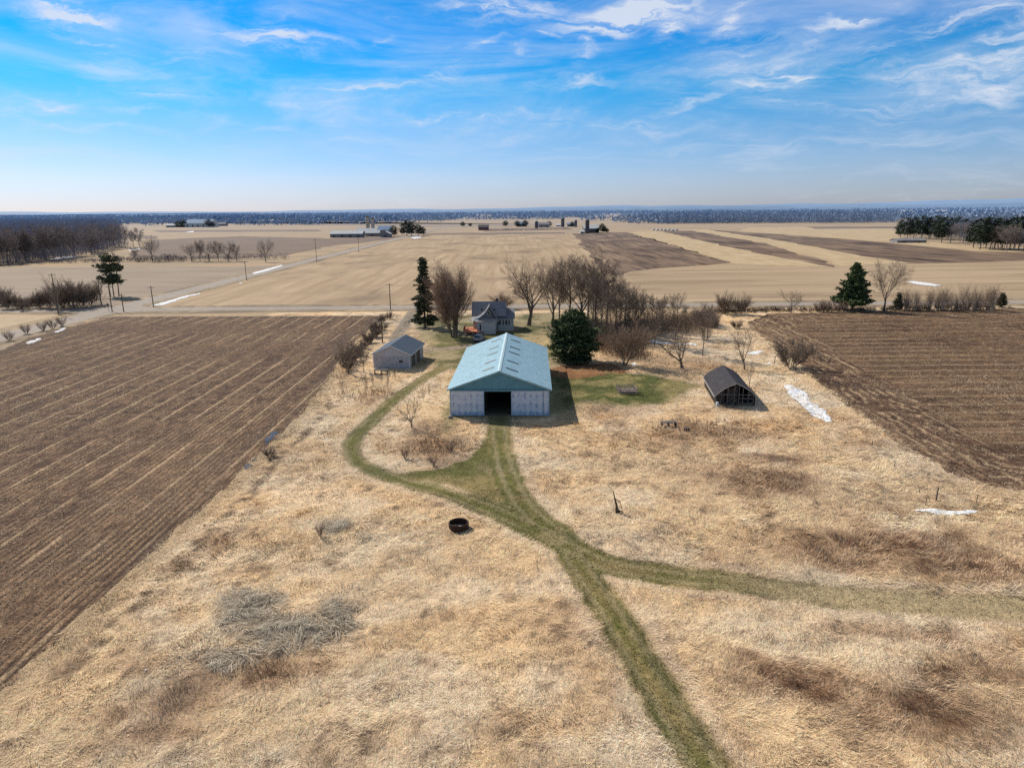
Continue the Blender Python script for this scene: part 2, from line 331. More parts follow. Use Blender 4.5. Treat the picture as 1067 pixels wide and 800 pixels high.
def f_right(X, Y, d):
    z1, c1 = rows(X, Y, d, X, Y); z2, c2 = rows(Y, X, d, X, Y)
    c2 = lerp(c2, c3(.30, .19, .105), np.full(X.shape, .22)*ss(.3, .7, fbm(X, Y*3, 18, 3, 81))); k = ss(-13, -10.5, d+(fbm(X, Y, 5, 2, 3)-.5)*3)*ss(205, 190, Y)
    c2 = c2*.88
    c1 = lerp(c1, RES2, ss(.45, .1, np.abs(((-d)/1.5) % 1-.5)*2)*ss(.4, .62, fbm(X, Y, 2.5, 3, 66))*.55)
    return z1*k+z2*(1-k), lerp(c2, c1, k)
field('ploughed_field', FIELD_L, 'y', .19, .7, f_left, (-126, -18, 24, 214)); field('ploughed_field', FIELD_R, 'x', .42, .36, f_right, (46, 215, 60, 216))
# ------------------------------------------------------------------ matted straw, as one uncountable mass of blades
def inpoly(x, y, P): return dseg(x, y, P, True) < 0
BLADE = attr_mat('dry_straw', .1, 3., haze=False)
def blades(name, x, y, col, Lb, wb, tilt, ang, label, cat, lift=0.):
    n = len(x); z = H(x, y)+lift; a = ang; ct, st = np.cos(tilt), np.sin(tilt); dx, dy = np.cos(a), np.sin(a); px_, py_ = -dy*wb/2, dx*wb/2
    p0 = np.stack([x-px_, y-py_, z], 1); p1 = np.stack([x+px_, y+py_, z], 1)
    xm, ym, zm = x+dx*Lb*.5*ct, y+dy*Lb*.5*ct, z+Lb*.5*st+.02; k = .8
    p2 = np.stack([xm+px_*k, ym+py_*k, zm], 1); p3 = np.stack([xm-px_*k, ym-py_*k, zm], 1)
    p4 = np.stack([x+dx*Lb*ct, y+dy*Lb*ct, z+Lb*st*.72+.02], 1)
    V = np.stack([p0, p1, p2, p3, p4], 1).reshape(-1, 3); b = np.arange(n)*5
    T = np.concatenate([np.stack([b, b+1, b+2], 1), np.stack([b, b+2, b+3], 1), np.stack([b+3, b+2, b+4], 1)])
    c = np.repeat(col, 5, 0).reshape(n, 5, 3); c = c*np.array([.72, .72, 1., 1., 1.12])[None, :, None]
    return tag(npmesh(name, V, T, BLADE, c.reshape(-1, 3)), label, cat, kind='stuff')
def scatter(spec):
    X, Y = [], []
    for x0, x1, y0, y1, dens in spec:
        n = int((x1-x0)*(y1-y0)*dens); X.append(rng.uniform(x0, x1, n)); Y.append(rng.uniform(y0, y1, n))
    return np.concatenate(X), np.concatenate(Y)
def wedge(x, y): return np.abs(x) < y*.80+4
def outside(x, y):
    m = (dseg(x, y, FIELD_L, True) > -.3) & (dseg(x, y, FIELD_R, True) > -.3)
    for x0, x1, y0, y1 in ((-9.6, 6.6, 98.4, 131), (-27.5, -19, 130.5, 143), (-12.5, 1.5, 167, 183)): m &= ~((x > x0) & (x < x1) & (y > y0) & (y < y1))
    return m & (np.hypot(x+5.3, y-60.9) > 1.1)
x, y = scatter([(-50, 50, 26, 45, 100), (-60, 60, 45, 65, 66), (-50, 78, 65, 95, 32), (-45, 90, 95, 135, 12), (-40, 100, 135, 175, 5)])
k = wedge(x, y); x, y = x[k], y[k]; k = outside(x, y); x, y = x[k], y[k]
c, tk, mm = terrain_col(x, y); gr = mm['grey']; keep = rng.random(len(x)) > tk*1.05; x, y, c, gr, br = x[keep], y[keep], c[keep], gr[keep], mm['brown'][keep]; n = len(x)
ang = fbm(x, y, 7, 3, 101)*14+rng.normal(0, .8, n); tuft = fbm(x, y, 1.4, 3, 111)
c = c*(rng.uniform(.5, 1.5, n)**1.2)[:, None]*1.18; c[:, 2] *= rng.uniform(.85, 1.15, n)
pale = rng.random(n) < .16; c[pale] = c[pale]*.4+c3(.86, .69, .48)*.6
dist = np.hypot(x, y); sz = np.clip(dist/55, .8, 2.4)
blades('dry_grass', x, y, c, rng.uniform(.2, .6, n)*(.7+.6*tuft)*np.sqrt(sz), rng.uniform(.015, .038, n)*sz, rng.uniform(.03, .5, n)+br*.25+.5*ss(.55, .75, tuft), ang, 'flattened pale dry grass covering the meadow', 'grass')
NBL = n
# long grey grass
x, y = scatter([(-40, -8, 36, 62, 75)]); g = ell(x, y, GREYG, 3, 1.); k = (g > .12) & (rng.random(len(x)) < g*.8); x, y = x[k], y[k]; n = len(x)
ang = fbm(x, y, 3.2, 3, 131)*13+rng.normal(0, .3, n); c = np.array([c3(.56, .49, .37), c3(.34, .29, .22), c3(.68, .58, .44), c3(.2, .165, .12)])[rng.integers(0, 4, n)]*rng.uniform(.75, 1.25, n)[:, None]
blades('tall_grass', x, y, c, rng.uniform(.7, 1.5, n), rng.uniform(.018, .042, n), rng.uniform(.08, .45, n), ang, 'long silver-grey matted grass lying in swirls', 'grass', .05)
# short green blades on track and lawns
x, y = scatter([(-28, 50, 30, 70, 46), (-28, 12, 70, 140, 12), (8, 36, 104, 124, 18)]); k = wedge(x, y); x, y = x[k], y[k]; c, tk, mm = terrain_col(x, y); k = (mm['track'] > .4) | (mm['lawn'] > .5); x, y, c = x[k], y[k], c[k]; n = len(x)
k = outside(x, y); x, y, c = x[k], y[k], c[k]; n = len(x); c = c*rng.uniform(.6, 1.45, n)[:, None]
blades('short_grass', x, y, c, rng.uniform(.08, .22, n), rng.uniform(.03, .06, n), rng.uniform(.2, 1.1, n), rng.uniform(0, 6.3, n), 'short green grass growing on the mown track and lawn', 'grass')
# stubble and stalk litter on the ploughed fields
def litter(name, poly, spec, label, lo):
    x, y = scatter(spec); k = wedge(x, y) & (dseg(x, y, poly, True) < .3); x, y = x[k], y[k]; k = rng.random(len(x)) < ss(.35, .65, fbm(x, y, 1.5, 3, 141)*.6+.4*vn(np.floor(x/.76)*.73, y*.02, 11)); x, y = x[k], y[k]; n = len(x)
    c = lerp(c3(.22, .14, .085)*np.ones((n, 3)), c3(.78, .60, .41), rng.random(n)**2); dist = np.hypot(x, y)
    return blades(name, x, y, c, rng.uniform(.10, .34, n)*np.clip(dist/80, .8, 1.6), rng.uniform(.02, .05, n)*np.clip(dist/70, .8, 2), rng.uniform(0, .5, n), rng.uniform(0, 6.3, n), label, 'crop residue', lo)
litter('stalk_litter', FIELD_L, [(-100, -18, 28, 70, 44), (-126, -20, 70, 120, 18), (-126, -20, 120, 212, 6)], 'pale broken stalks scattered over the dark field left of the meadow', .06)
litter('stalk_litter', FIELD_R, [(46, 110, 62, 120, 26), (50, 190, 120, 212, 8)], 'pale broken stalks scattered over the brown field to the right', .06)
# ------------------------------------------------------------------ trees
BARK = plain('bark', (.24, .19, .15), .35, 3., .02, col2=(.13, .10, .08), haze=(1400., (.36, .40, .52)))
PALEBARK = plain('pale_bark', (.42, .38, .33), .3, 3., .01, col2=(.2, .17, .14))
TWIG = plain('twig', (.31, .235, .18), .3, 1.5, haze=(1400., (.36, .40, .52)), col2=(.20, .15, .115)); TWIGR = plain('red_twig', (.38, .26, .19), .3, 1.5, col2=(.26, .175, .13)); TWIGT = plain('tan_twig', (.38, .27, .185), .3, 1.5, col2=(.24, .17, .12))
TWIGD = plain('dark_twig', (.25, .19, .145), .3, 1.5, haze=(1400., (.36, .40, .52)), col2=(.15, .115, .09))
NEED = attr_mat('needles', .3, 1.5, haze=True, rough=.7)
def unit(v): return v/(np.linalg.norm(v)+1e-9)
class Tubes:
    """many tapered tubes gathered into numpy arrays"""
    def __init__(s): s.P = {3: [], 4: [], 6: []}
    def add(s, p, q, r, r2, n=3): s.P[n].append((*p, *q, r, r2))
    def build(s, name, mat, parent=None):
        V = []; F = []; b0 = 0
        for n, L_ in s.P.items():
            if not L_: continue
            A = np.array(L_); p, q, r, r2 = A[:, :3], A[:, 3:6], A[:, 6:7], A[:, 7:8]; d = q-p; d /= np.linalg.norm(d, axis=1, keepdims=True)+1e-9
            ref = np.where(np.abs(d[:, 2:3]) < .9, c3(0, 0, 1), c3(1, 0, 0)); a = np.cross(d, ref); a /= np.linalg.norm(a, axis=1, keepdims=True)+1e-9; c = np.cross(d, a); m = len(A)
            v = np.zeros((m, 2*n, 3))
            for i in range(n):
                t = 2*PI*i/n; o = a*math.cos(t)+c*math.sin(t); v[:, i] = p+o*r; v[:, n+i] = q+o*r2
            f = np.array([(i, (i+1) % n, n+(i+1) % n, n+i) for i in range(n)]); V.append(v.reshape(-1, 3)); F.append((b0+np.arange(m)[:, None, None]*2*n+f[None]).reshape(-1, 4)); b0 += m*2*n
        return npmesh(name, np.concatenate(V), np.concatenate(F), mat, parent=parent, smooth=False)
def grow(R, T, W, p, d, L_, r, lev, maxlev, cfg):
    """a limb that bends, tapers and forks; limbs go to T, twigs to W"""
    seg = 4 if lev < 2 else 3; st = L_/seg; pts = [p]; dirs = [d]
    for i in range(seg):
        d = unit(d+R.normal(0, cfg['wob'], 3)+np.array((0, 0, cfg['up'][min(lev, len(cfg['up'])-1)]))); q = p+d*st; ra = r*(1-.62*i/seg); rb = r*(1-.62*(i+1)/seg)
        (T if lev < 2 else W).add(p, q, ra, rb, 6 if lev == 0 else 4 if lev == 1 else 3); p = q; pts.append(p); dirs.append(d)
    if lev >= maxlev: return
    nb = cfg['n'][lev]; t0 = cfg['t0'][lev]
    for k in range(nb):
        t = t0+(1-t0)*(k+R.random()*.8)/nb; t = min(t, 1.); i = min(int(t*seg), seg-1); f = t*seg-i; b = pts[i]*(1-f)+pts[i+1]*f; dd = dirs[i+1]
        az = k*2.4+R.random()*1.2; a = unit(np.cross(dd, (0.3, .2, 1) if abs(dd[2]) < .95 else (1, 0, 0))); c = np.cross(dd, a); sp = cfg['sp'][lev]*R.uniform(.7, 1.25)
        nd = unit(dd*math.cos(sp)+(a*math.cos(az)+c*math.sin(az))*math.sin(sp))
        grow(R, T, W, b, nd, L_*cfg['l'][lev]*R.uniform(.75, 1.15)*(1.1-.35*t if lev else 1.), max(r*(1-.62*t)*cfg['r'][lev], cfg['rmin']), lev+1, maxlev, cfg)
CFG = dict(
    spread=dict(wob=.09, up=(.0, .03, .05, .02), n=(7, 8, 8, 8), t0=(.45, .25, .15, .1), sp=(.68, .6, .65, .6), l=(1.55, .5, .5, .5), r=(.55, .5, .45, .5), rmin=.016),
    dense=dict(wob=.07, up=(.02, .08, .08, .05), n=(9, 9, 8, 7), t0=(.25, .12, .1, .1), sp=(.55, .5, .55, .5), l=(1.0, .45, .45, .5), r=(.5, .5, .45, .5), rmin=.0145),
    tall=dict(wob=.06, up=(.02, .1, .08, .04), n=(15, 9, 8, 5), t0=(.3, .2, .15, .1), sp=(.72, .55, .6, .6), l=(.42, .42, .5, .5), r=(.42, .5, .5, .5), rmin=.019),
    apple=dict(wob=.12, up=(.0, .06, .04, .03), n=(5, 7, 6, 4), t0=(.55, .25, .15, .1), sp=(.85, .6, .6, .6), l=(2.0, .42, .45, .5), r=(.7, .5, .5, .5), rmin=.0145),
    vee=dict(wob=.08, up=(.0, .1, .06, .03), n=(4, 8, 6, 4), t0=(.2, .25, .15, .1), sp=(.42, .6, .6, .6), l=(1.6, .36, .45, .5), r=(.7, .45, .5, .5), rmin=.0145),
    sap=dict(wob=.07, up=(.05, .08, .05), n=(11, 6, 4), t0=(.2, .15, .1), sp=(.5, .6, .6), l=(.42, .42, .5), r=(.5, .5, .5), rmin=.013))
def make_tree(kind, h, r0, seed, trunk_mat=None, twig_mat=None, stems=1, fan=.0, maxlev=4, name='bare_tree', tl=.45):
    R = np.random.default_rng(seed); T, W = Tubes(), Tubes(); cfg = CFG[kind]
    for s in range(stems):
        a = 2*PI*s/max(stems, 1)+R.random(); lean = fan*R.uniform(.35, 1.1) if stems > 1 else .03
        d = unit(np.array((math.cos(a)*lean, math.sin(a)*lean, 1.))); o = np.array((math.cos(a), math.sin(a), 0))*(.25*r0*stems if stems > 1 else 0); o[2] = -.1
        grow(R, T, W, o, d, h*tl*(R.uniform(.75, 1.1) if stems > 1 else 1), r0*(R.uniform(.6, 1.) if stems > 1 else 1), 0, maxlev, cfg)
    root = thing(name, 'x', 'tree'); tr = T.build('trunk', trunk_mat or BARK, root); cr = W.build('crown', twig_mat or TWIG, root)
    z = np.empty(len(cr.data.vertices)*3, np.float32); cr.data.vertices.foreach_get('co', z); zm = np.percentile(z[2::3], 99.7); sc = h/zm
    for o in (tr, cr):
        z = np.empty(len(o.data.vertices)*3, np.float32); o.data.vertices.foreach_get('co', z); o.data.vertices.foreach_set('co', z*sc); o.data.update()
    KIDS[root.as_pointer()] = [tr, cr]; root['h'] = 1; del root['h']; PROT[root.as_pointer()] = [root, h, False]; return root
PROT = {}
def put(proto, x, y, h, label, group=None, rz=None, cat='tree', sx=1., name=None, onrelief=True):
    P = PROT[proto.as_pointer()]
    if not P[2]: o = proto; P[2] = True
    else: o = copy_tree(proto)
    if name and not o.name.startswith(name): o.name = name
    s = h/P[1]; o.location = (x, y, Hs(x, y) if onrelief else 0); o.scale = (s*sx, s*sx, s); o.rotation_euler = (0, 0, random.uniform(0, 6.28) if rz is None else rz)
    o['label'] = label; o['category'] = cat
    if group: o['group'] = group
    elif 'group' in o: del o['group']
    return o
def putpx(proto, px, py, top, label, **k): x, y = G(px, py); return put(proto, x, y, max(.6, hat(x, y, top)), label, **k)
# conifers
def needles(R, segs, per, size, cols, droop=.2, name='crown', parent=None, wid=.30, spread=.25):
    """leaf-sized slips along the boughs"""
    A = np.array(segs); l = np.linalg.norm(A[:, 3:6]-A[:, :3], axis=1); cnt = np.maximum(1, (l*per).astype(int)); ii = np.repeat(np.arange(len(A)), cnt); n = len(ii); t = R.random((n, 1))
    p = A[ii, :3]*(1-t)+A[ii, 3:6]*t+R.normal(0, spread, (n, 3))*np.array((1, 1, .6)); d = A[ii, 3:6]-A[ii, :3]; d /= np.linalg.norm(d, axis=1, keepdims=True)
    d = d*.6+R.normal(0, .6, (n, 3)); d[:, 2] -= droop; d /= np.linalg.norm(d, axis=1, keepdims=True); w = np.cross(d, R.normal(0, 1, (n, 3))); w /= np.linalg.norm(w, axis=1, keepdims=True)
    s = (size*R.uniform(.6, 1.4, n))[:, None]; V = np.stack([p-w*s*wid, p+w*s*wid, p+d*s+w*s*wid*.3, p+d*s-w*s*wid*.3], 1).reshape(-1, 3)
    cid = R.random(len(A))[ii]; k = np.clip(.35*R.random(n)+.65*cid, 0, 1)[:, None]; c = cols[0]*(1-k)+cols[1]*k; return npmesh(name, V, np.arange(n*4).reshape(-1, 4), NEED, np.repeat(c, 4, 0), parent=parent)
def conifer(seed, h, rbase, z0, prof, nwh, nper, cols, dens, size, rise=-.15, tip=.15, name='spruce_tree', r0=.3, stems=((0, 0),), holes=.0, spread=.22, sub=True):
    R = np.random.default_rng(seed); T = Tubes(); B = []
    for sx_, sy_ in stems:
        T.add((sx_, sy_, -.1), (sx_*1.2, sy_*1.2, h*.5), r0, r0*.6, 6); T.add((sx_*1.2, sy_*1.2, h*.5), (sx_, sy_, h*.98), r0*.6, .03, 6)
        for w in range(nwh):
            f = (w+.5)/nwh; z = z0+(h-z0)*f; rr = rbase*prof(f)
            for k in range(nper):
                if R.random() < holes: continue
                a = R.random()*2*PI; l = max(.3, rr*R.uniform(.65, 1.12)); o = np.array((sx_, sy_, z+R.normal(0, .15))); ri = rise(f) if callable(rise) else rise
                m = o+np.array((math.cos(a)*l*.6, math.sin(a)*l*.6, l*.6*ri)); e = o+np.array((math.cos(a)*l, math.sin(a)*l, l*(ri+tip*.4)))
                T.add(o, m, .05, .03, 3); T.add(m, e, .03, .01, 3); B.append((*(o*.55+m*.45), *m)); B.append((*m, *e))
                if sub:
                    for q in range(3):
                        b = o+(e-o)*R.uniform(.4, .95); a2 = a+R.choice((-1, 1))*R.uniform(.5, .9); l2 = l*.3; B.append((*b, *(b+np.array((math.cos(a2)*l2, math.sin(a2)*l2, l2*ri*.8)))))
    root = thing(name, 'x', 'tree'); tr = T.build('trunk', BARK, root); cr = needles(R, B, dens, size, cols, parent=root, spread=spread); KIDS[root.as_pointer()] = [tr, cr]; PROT[root.as_pointer()] = [root, h, False]; return root
# near specimens
spruce = conifer(3, 17.9, 3.5, 1.9, lambda f: (1-f)**.55*(.85+.25*math.sin(f*23))*(.5 if f > .8 else 1)+.2*(f > .8), 34, 9, (c3(.025, .04, .022), c3(.11, .12, .06)), 22, .34, rise=lambda f: -.35+.5*f, holes=.12, spread=.2)
x, y = G(443, 341); put(spruce, x, y, hat(x, y, 270), 'tall narrow dark green spruce beside the driveway and the bare willow', rz=.6)
pine = conifer(5, 11.3, 5.1, .7, lambda f: (math.sin(PI*min(1, (f+.12)*.86))**.6)*(1-.62*f)*1.12*(.9+.2*math.sin(f*31)), 19, 20, (c3(.026, .042, .018), c3(.14, .175, .075)), 20, .42, rise=lambda f: -.1+.75*f, name='pine_tree', spread=.30, holes=.2)
x, y = G(597, 376); put(pine, x, y, hat(x, y, 324), 'broad bushy dark pine right behind the blue barn', rz=1., sx=1.28)
wpine = conifer(8, 13.9, 5.3, 1.2, lambda f: (1-f)**.8*(.92+.18*math.sin(f*50)), 13, 17, (c3(.04, .062, .026), c3(.16, .20, .08)), 24, .5, rise=lambda f: .06+.3*f, tip=.5, name='pine_tree', spread=.24)
x, y = G(888, 323); put(wpine, x, y, hat(x, y, 274), 'layered green pine at the edge of the right brown field beside a bare tree', rz=.3)
lpine = conifer(9, 16, 3.9, 4.2, lambda f: (math.sin(PI*min(1, f*.8+.22))**.8)*(.75+.4*math.sin(f*17)), 9, 6, (c3(.03, .045, .024), c3(.13, .14, .07)), 17, .5, rise=.25, name='pine_tree', r0=.22, stems=((-.9, 0), (1.7, .8), (.6, -1.)), holes=.34, spread=.4)
x, y = G(118, 309); put(lpine, x, y, hat(x, y, 263), 'tall pine with bare lower trunks by the road junction', rz=.2)
cedar = conifer(12, 5, 1.3, .3, lambda f: (1-f)**.6, 16, 9, (c3(.06, .06, .035), c3(.17, .15, .085)), 22, .3, rise=.3, name='cedar_tree')
putpx(cedar, 935, 323, 306, 'small dark cedar right of the bare tree on the field edge')
putpx(cedar, 1043, 320, 306, 'small round dark cedar standing alone near the right end of the field edge', sx=1.25)
willow = make_tree('dense', 17.3, .34, 21, twig_mat=TWIGR, stems=9, fan=.30, tl=.5, name='willow_tree')
x, y = G(473, 351); put(willow, x, y, hat(x, y, 276), 'big bare reddish multi-stemmed willow left of the farmhouse', rz=.5, sx=.85)
maple = make_tree('spread', 17.5, .5, 22, name='maple_tree', tl=.28)
x, y = G(551, 339); put(maple, x, y, hat(x, y, 269), 'large bare spreading maple just right of the farmhouse', rz=2.0, sx=1.05)
maple2 = make_tree('spread', 17, .42, 29, tl=.32)
dense = make_tree('dense', 11, .22, 23, twig_mat=TWIGT, stems=4, fan=.5, tl=.5)
tall = make_tree('tall', 14, .22, 24, tl=.9); tall2 = make_tree('tall', 14, .2, 25, tl=.9, twig_mat=TWIGD)
apple = make_tree('apple', 7.5, .2, 26, tl=.2); vee = make_tree('vee', 8, .16, 27, tl=.35, twig_mat=TWIGT)
roundt = make_tree('spread', 8, .16, 28, twig_mat=TWIGD, tl=.3, maxlev=3)
clump = make_tree('dense', 5, .06, 30, twig_mat=TWIGD, stems=7, fan=.45, maxlev=3, name='shrub', tl=.55)
clump2 = make_tree('dense', 5, .06, 36, twig_mat=TWIG, stems=6, fan=.5, maxlev=3, name='shrub', tl=.5)
shrub = make_tree('sap', 3, .035, 31, twig_mat=TWIGR, stems=9, fan=.7, maxlev=2, name='shrub', tl=.7)
sap = make_tree('sap', 4, .04, 32, stems=2, fan=.2, maxlev=2, name='sapling', tl=.85); thin = make_tree('sap', 7, .10, 33, stems=4, fan=.16, maxlev=3, name='sapling', tl=.95, twig_mat=TWIGT, trunk_mat=PALEBARK)
bushd = make_tree('sap', 3.5, .04, 34, twig_mat=TWIGD, stems=12, fan=.8, maxlev=3, name='shrub', tl=.65)
putpx(maple2, 576, 341, 268, 'bare tree with a leaning trunk between the maple and the pine', rz=.4, sx=.8)
putpx(dense, 527, 322, 306, 'round bare bush behind the grey farmhouse roof', sx=1.8, cat='bush', name='shrub')
putpx(maple2, 606, 343, 261, 'tallest bare tree behind the bushy pine', rz=2.2, sx=.95)
for i, (px, py, tp, lb) in enumerate([(592, 338, 266, 'bare grove tree rising just left of the tallest one'), (621, 341, 272, 'bare grove tree directly right of the tallest one'), (632, 344, 283, 'bare grove tree right above the tan rounded tree'), (641, 341, 290, 'slim bare grove tree left of the dark trunked pair'), (652, 345, 296, 'slim bare tree in the middle of the grove'), (664, 343, 301, 'slim bare tree towards the right of the grove'), (583, 333, 280, 'bare tree at the back left of the grove'), (612, 335, 268, 'bare tree at the very back of the grove behind the tallest'), (673, 340, 308, 'low bare tree at the right end of the grove'), (690, 342, 309, 'bare tree standing apart right of the grove, left of the thicket tree'), (737, 352, 316, 'bare thicket tree nearest the two dark clumps')]):
    putpx((tall, tall2)[i % 2], px, py, tp, lb, sx=1.35)
for px, py, tp in ((626, 352, 292), (636, 356, 300), (646, 352, 298), (617, 350, 288), (658, 350, 304), (668, 352, 308)): putpx(tall2, px, py, tp, 'slender bare understory tree in the grove behind the pine', group='slender understory trees in the grove', sx=1.0)
putpx(dense, 651, 381, 332, 'rounded bare tan tree right of the bushy pine', rz=1.2, sx=.95)
putpx(tall2, 682, 360, 306, 'dark bare tree with a straight trunk above the strip of snow', sx=1.2)
putpx(tall, 704, 350, 304, 'bare tree behind and left of the low forked orchard tree', sx=1.1)
putpx(tall2, 715, 348, 318, 'short bare tree in the thicket above the strip of snow', sx=1.3)
putpx(apple, 711, 385, 341, 'low bare orchard tree with wide forked limbs', rz=.7, sx=1.15)
putpx(tall, 732, 371, 317, 'bare tree between the orchard tree and the round dark clump', sx=.85)
putpx(vee, 776, 384, 339, 'bare tree with a V-shaped fork behind the old shed', rz=1.9)
putpx(vee, 781, 404, 376, 'thin pale sapling growing right against the old shed', sx=.5, name='sapling')
putpx(bushd, 824, 383, 351, 'wide bare bush at the edge of the right brown field', sx=1.25, cat='bush')
putpx(bushd, 767, 342, 332, 'low reddish bush left of the right field corner', sx=1.6, cat='bush')
putpx(clump, 755, 327, 303, 'dense round dark clump, larger of the two on the cross road', sx=1.1, cat='bush'); putpx(clump, 772, 328, 306, 'dense dark clump, smaller right one of the two on the cross road', sx=.9, cat='bush')
putpx(roundt, 824, 326, 302, 'small round bare tree alone beside the cross road', sx=1.15)
putpx(maple2, 921, 324, 267, 'tall bare tree beside the layered pine', rz=1.1, sx=.8)
for px, tp in ((851, 314), (858, 313), (864, 311), (872, 312), (880, 315)): putpx(shrub, px+random.uniform(-2, 2), 325, tp, 'low brown bush in the row left of the layered pine', group='low bushes left of the layered pine', sx=1.2, cat='bush')
for i in range(38):
    px = 940+i*2.55+random.uniform(-1.2, 1.2); putpx(thin, px, 323.5+random.uniform(-1, 1), random.choice((293, 296, 300, 303, 307, 310)), 'thin pale bare sapling in the dense row on the right field edge', group='row of thin saplings on the right field edge', cat='sapling')
for i in range(9): putpx(shrub, 945+i*10.5, 323, random.uniform(313, 317), 'low bare bush under the row of thin saplings', group='bushes under the thin saplings', cat='bush', sx=1.5)
for i, (px, py, tp) in enumerate([(357, 411, 388), (382, 411, 388), (389, 405, 386), (404, 405, 384), (398, 401, 387), (412, 396, 380), (441, 417, 398), (447, 412, 397)]): putpx(sap, px, py, tp, 'small bare sapling in the dry grass between the track and the grey garage', group='saplings around the curving track', cat='sapling', sx=.9)
putpx(apple, 429, 445, 411, 'small crooked bare tree inside the loop of the track', rz=2.1, sx=.75)
putpx(shrub, 422, 478, 464, 'brown bush inside the loop of the track, nearest the bend', cat='bush'); putpx(shrub, 452, 484, 474, 'low brown bush in the loop nearest the green triangle', cat='bush', sx=1.4)
putpx(shrub, 470, 470, 461, 'low greyish bush inside the loop near the barn', cat='bush', sx=1.5); putpx(bushd, 281, 478, 467, 'tufted bush on the field edge beside the puddle', cat='bush', sx=1.5)
putpx(vee, 363, 389, 352, 'tallest bare tree on the field edge left of the grey garage', sx=1.1); putpx(tall, 379, 388, 358, 'bare tree on the field edge just behind the garage corner', sx=1.1)
for i in range(17):
    t = i/16; px = 360+t*44+random.uniform(-3, 3); py = 385-t*50+random.uniform(-2, 2); putpx(bushd, px, py, py-random.uniform(10, 17)*(1-.3*t), 'bare reddish bush in the hedge between the left field and the driveway', group='hedge bushes along the driveway', cat='bush', sx=1.2)
putpx(shrub, 334, 562, 548, 'thin dry weed stalks beside the small grey tuft', cat='weed', name='dry_weed', sx=.8)
x, y = G(60, 324); put(thin, x, y, hat(x, y, 283), 'white-barked leaning bare tree near the road junction', rz=2.)
for i, (px, py, tp) in enumerate([(8, 322, 301), (18, 322, 305), (30, 322, 309), (42, 321, 302), (52, 321, 297), (66, 321, 291), (76, 321, 289), (86, 320, 291), (95, 318, 292), (71, 318, 296), (37, 318, 306), (3, 318, 296), (24, 324, 311)]):
    putpx(clump2, px, py, tp+2, 'bare grey-brown bush in the thicket left of the road junction', group='thicket bushes left of the road junction', cat='bush', sx=1.35)
putpx(tall, 105, 317, 289, 'slim bare tree in front of the tall junction pine', sx=.7)
for i, (px, py) in enumerate([(10, 355), (28, 348), (45, 345), (55, 343), (65, 340)]): putpx(shrub, px, py, py-11, 'low dry bush on the verge of the main road', group='bushes on the road verge', cat='bush', sx=1.3)
# thicket behind the pine, one mass of brush
def brush(name, spots, label, mat, n, h, cat='brush', rr=1.):
    T = Tubes(); R = np.random.default_rng(5)
    for (px, py, rx, ry) in spots:
        cx, cy = G(px, py); wx = abs(G(px+rx, py)[0]-cx); wy = abs(G(px, py-ry)[1]-G(px, py+ry)[1])/2
        for _ in range(n):
            a, q = R.random()*6.28, (math.sqrt(R.random()) if rr == 1 else abs(R.normal(0, .5))); x, y = cx+wx*q*math.cos(a), cy+wy*q*math.sin(a); z = 0.
            l = h*R.uniform(.4, 1.1); d = unit(np.array((R.normal(0, .3/rr**.5), R.normal(0, .3/rr**.5), 1))); p = np.array((x, y, Hs(x, y) if rr < 1 else z)); e = p+d*l*.55; T.add(p, e, .03*rr, .02*rr, 3)
            for _ in range(4): T.add(e-d*l*.2*R.random(), e+unit(d+R.normal(0, .4, 3))*l*R.uniform(.25, .5), .018*rr, .006*rr, 3)
    return tag(T.build(name, mat), label, cat, kind='stuff')
brush('brush', [(630, 352, 32, 10), (612, 347, 15, 8), (668, 345, 25, 7), (705, 342, 25, 6), (735, 338, 12, 4), (660, 352, 22, 6)], 'dense reddish undergrowth filling the grove behind the pine', TWIG, 760, 4.2)
brush('brush', [(640, 366, 18, 6), (660, 372, 20, 5), (622, 362, 12, 5)], 'low pale undergrowth around the rounded tan tree', TWIGT, 240, 2.6)
brush('dry_weeds', [(455, 466, 30, 8), (800, 500, 40, 12), (730, 445, 60, 8), (380, 412, 30, 8), (600, 350, 18, 6)], 'dark dead weed stalks standing in the dry meadow', TWIGT, 200, .7)
brush('brush', [(845, 372, 12, 8), (835, 362, 12, 6), (855, 395, 8, 10)], 'dark low brush along the corner of the right brown field', TWIG, 130, 1.3)
brush('russet_weeds', [(830, 716, 55, 20), (950, 742, 65, 32), (900, 572, 90, 18), (1010, 590, 60, 14), (985, 700, 50, 18), (745, 452, 50, 8), (800, 500, 50, 14), (285, 705, 45, 24)], 'low russet-brown brushy weeds standing in the meadow', plain('russet_weed', (.36, .22, .14), .3, 2, col2=(.21, .125, .08)), 300, .42, rr=.4)
# ------------------------------------------------------------------ buildings
def flat(name, col, rough=.6, spec=.3): return plain(name, col, .08, 3., rough=rough, spec=spec)
TEAL = ribbed('teal_metal', (.13, .32, .38), 'X', .3, .01, .2); ROOF_B = ribbed('barn_roof_metal', (.38, .58, .66), 'Y', .45, .02, .22, .45)
WHITE = flat('white_trim', (.62, .64, .64)); DARKIN = flat('dark_interior', (.02, .02, .022)); GLASS = plain('window_glass', (.035, .045, .06), .1, rough=.12, spec=.6); CONC = plain('concrete', (.3, .28, .25), .2, 2., .01)
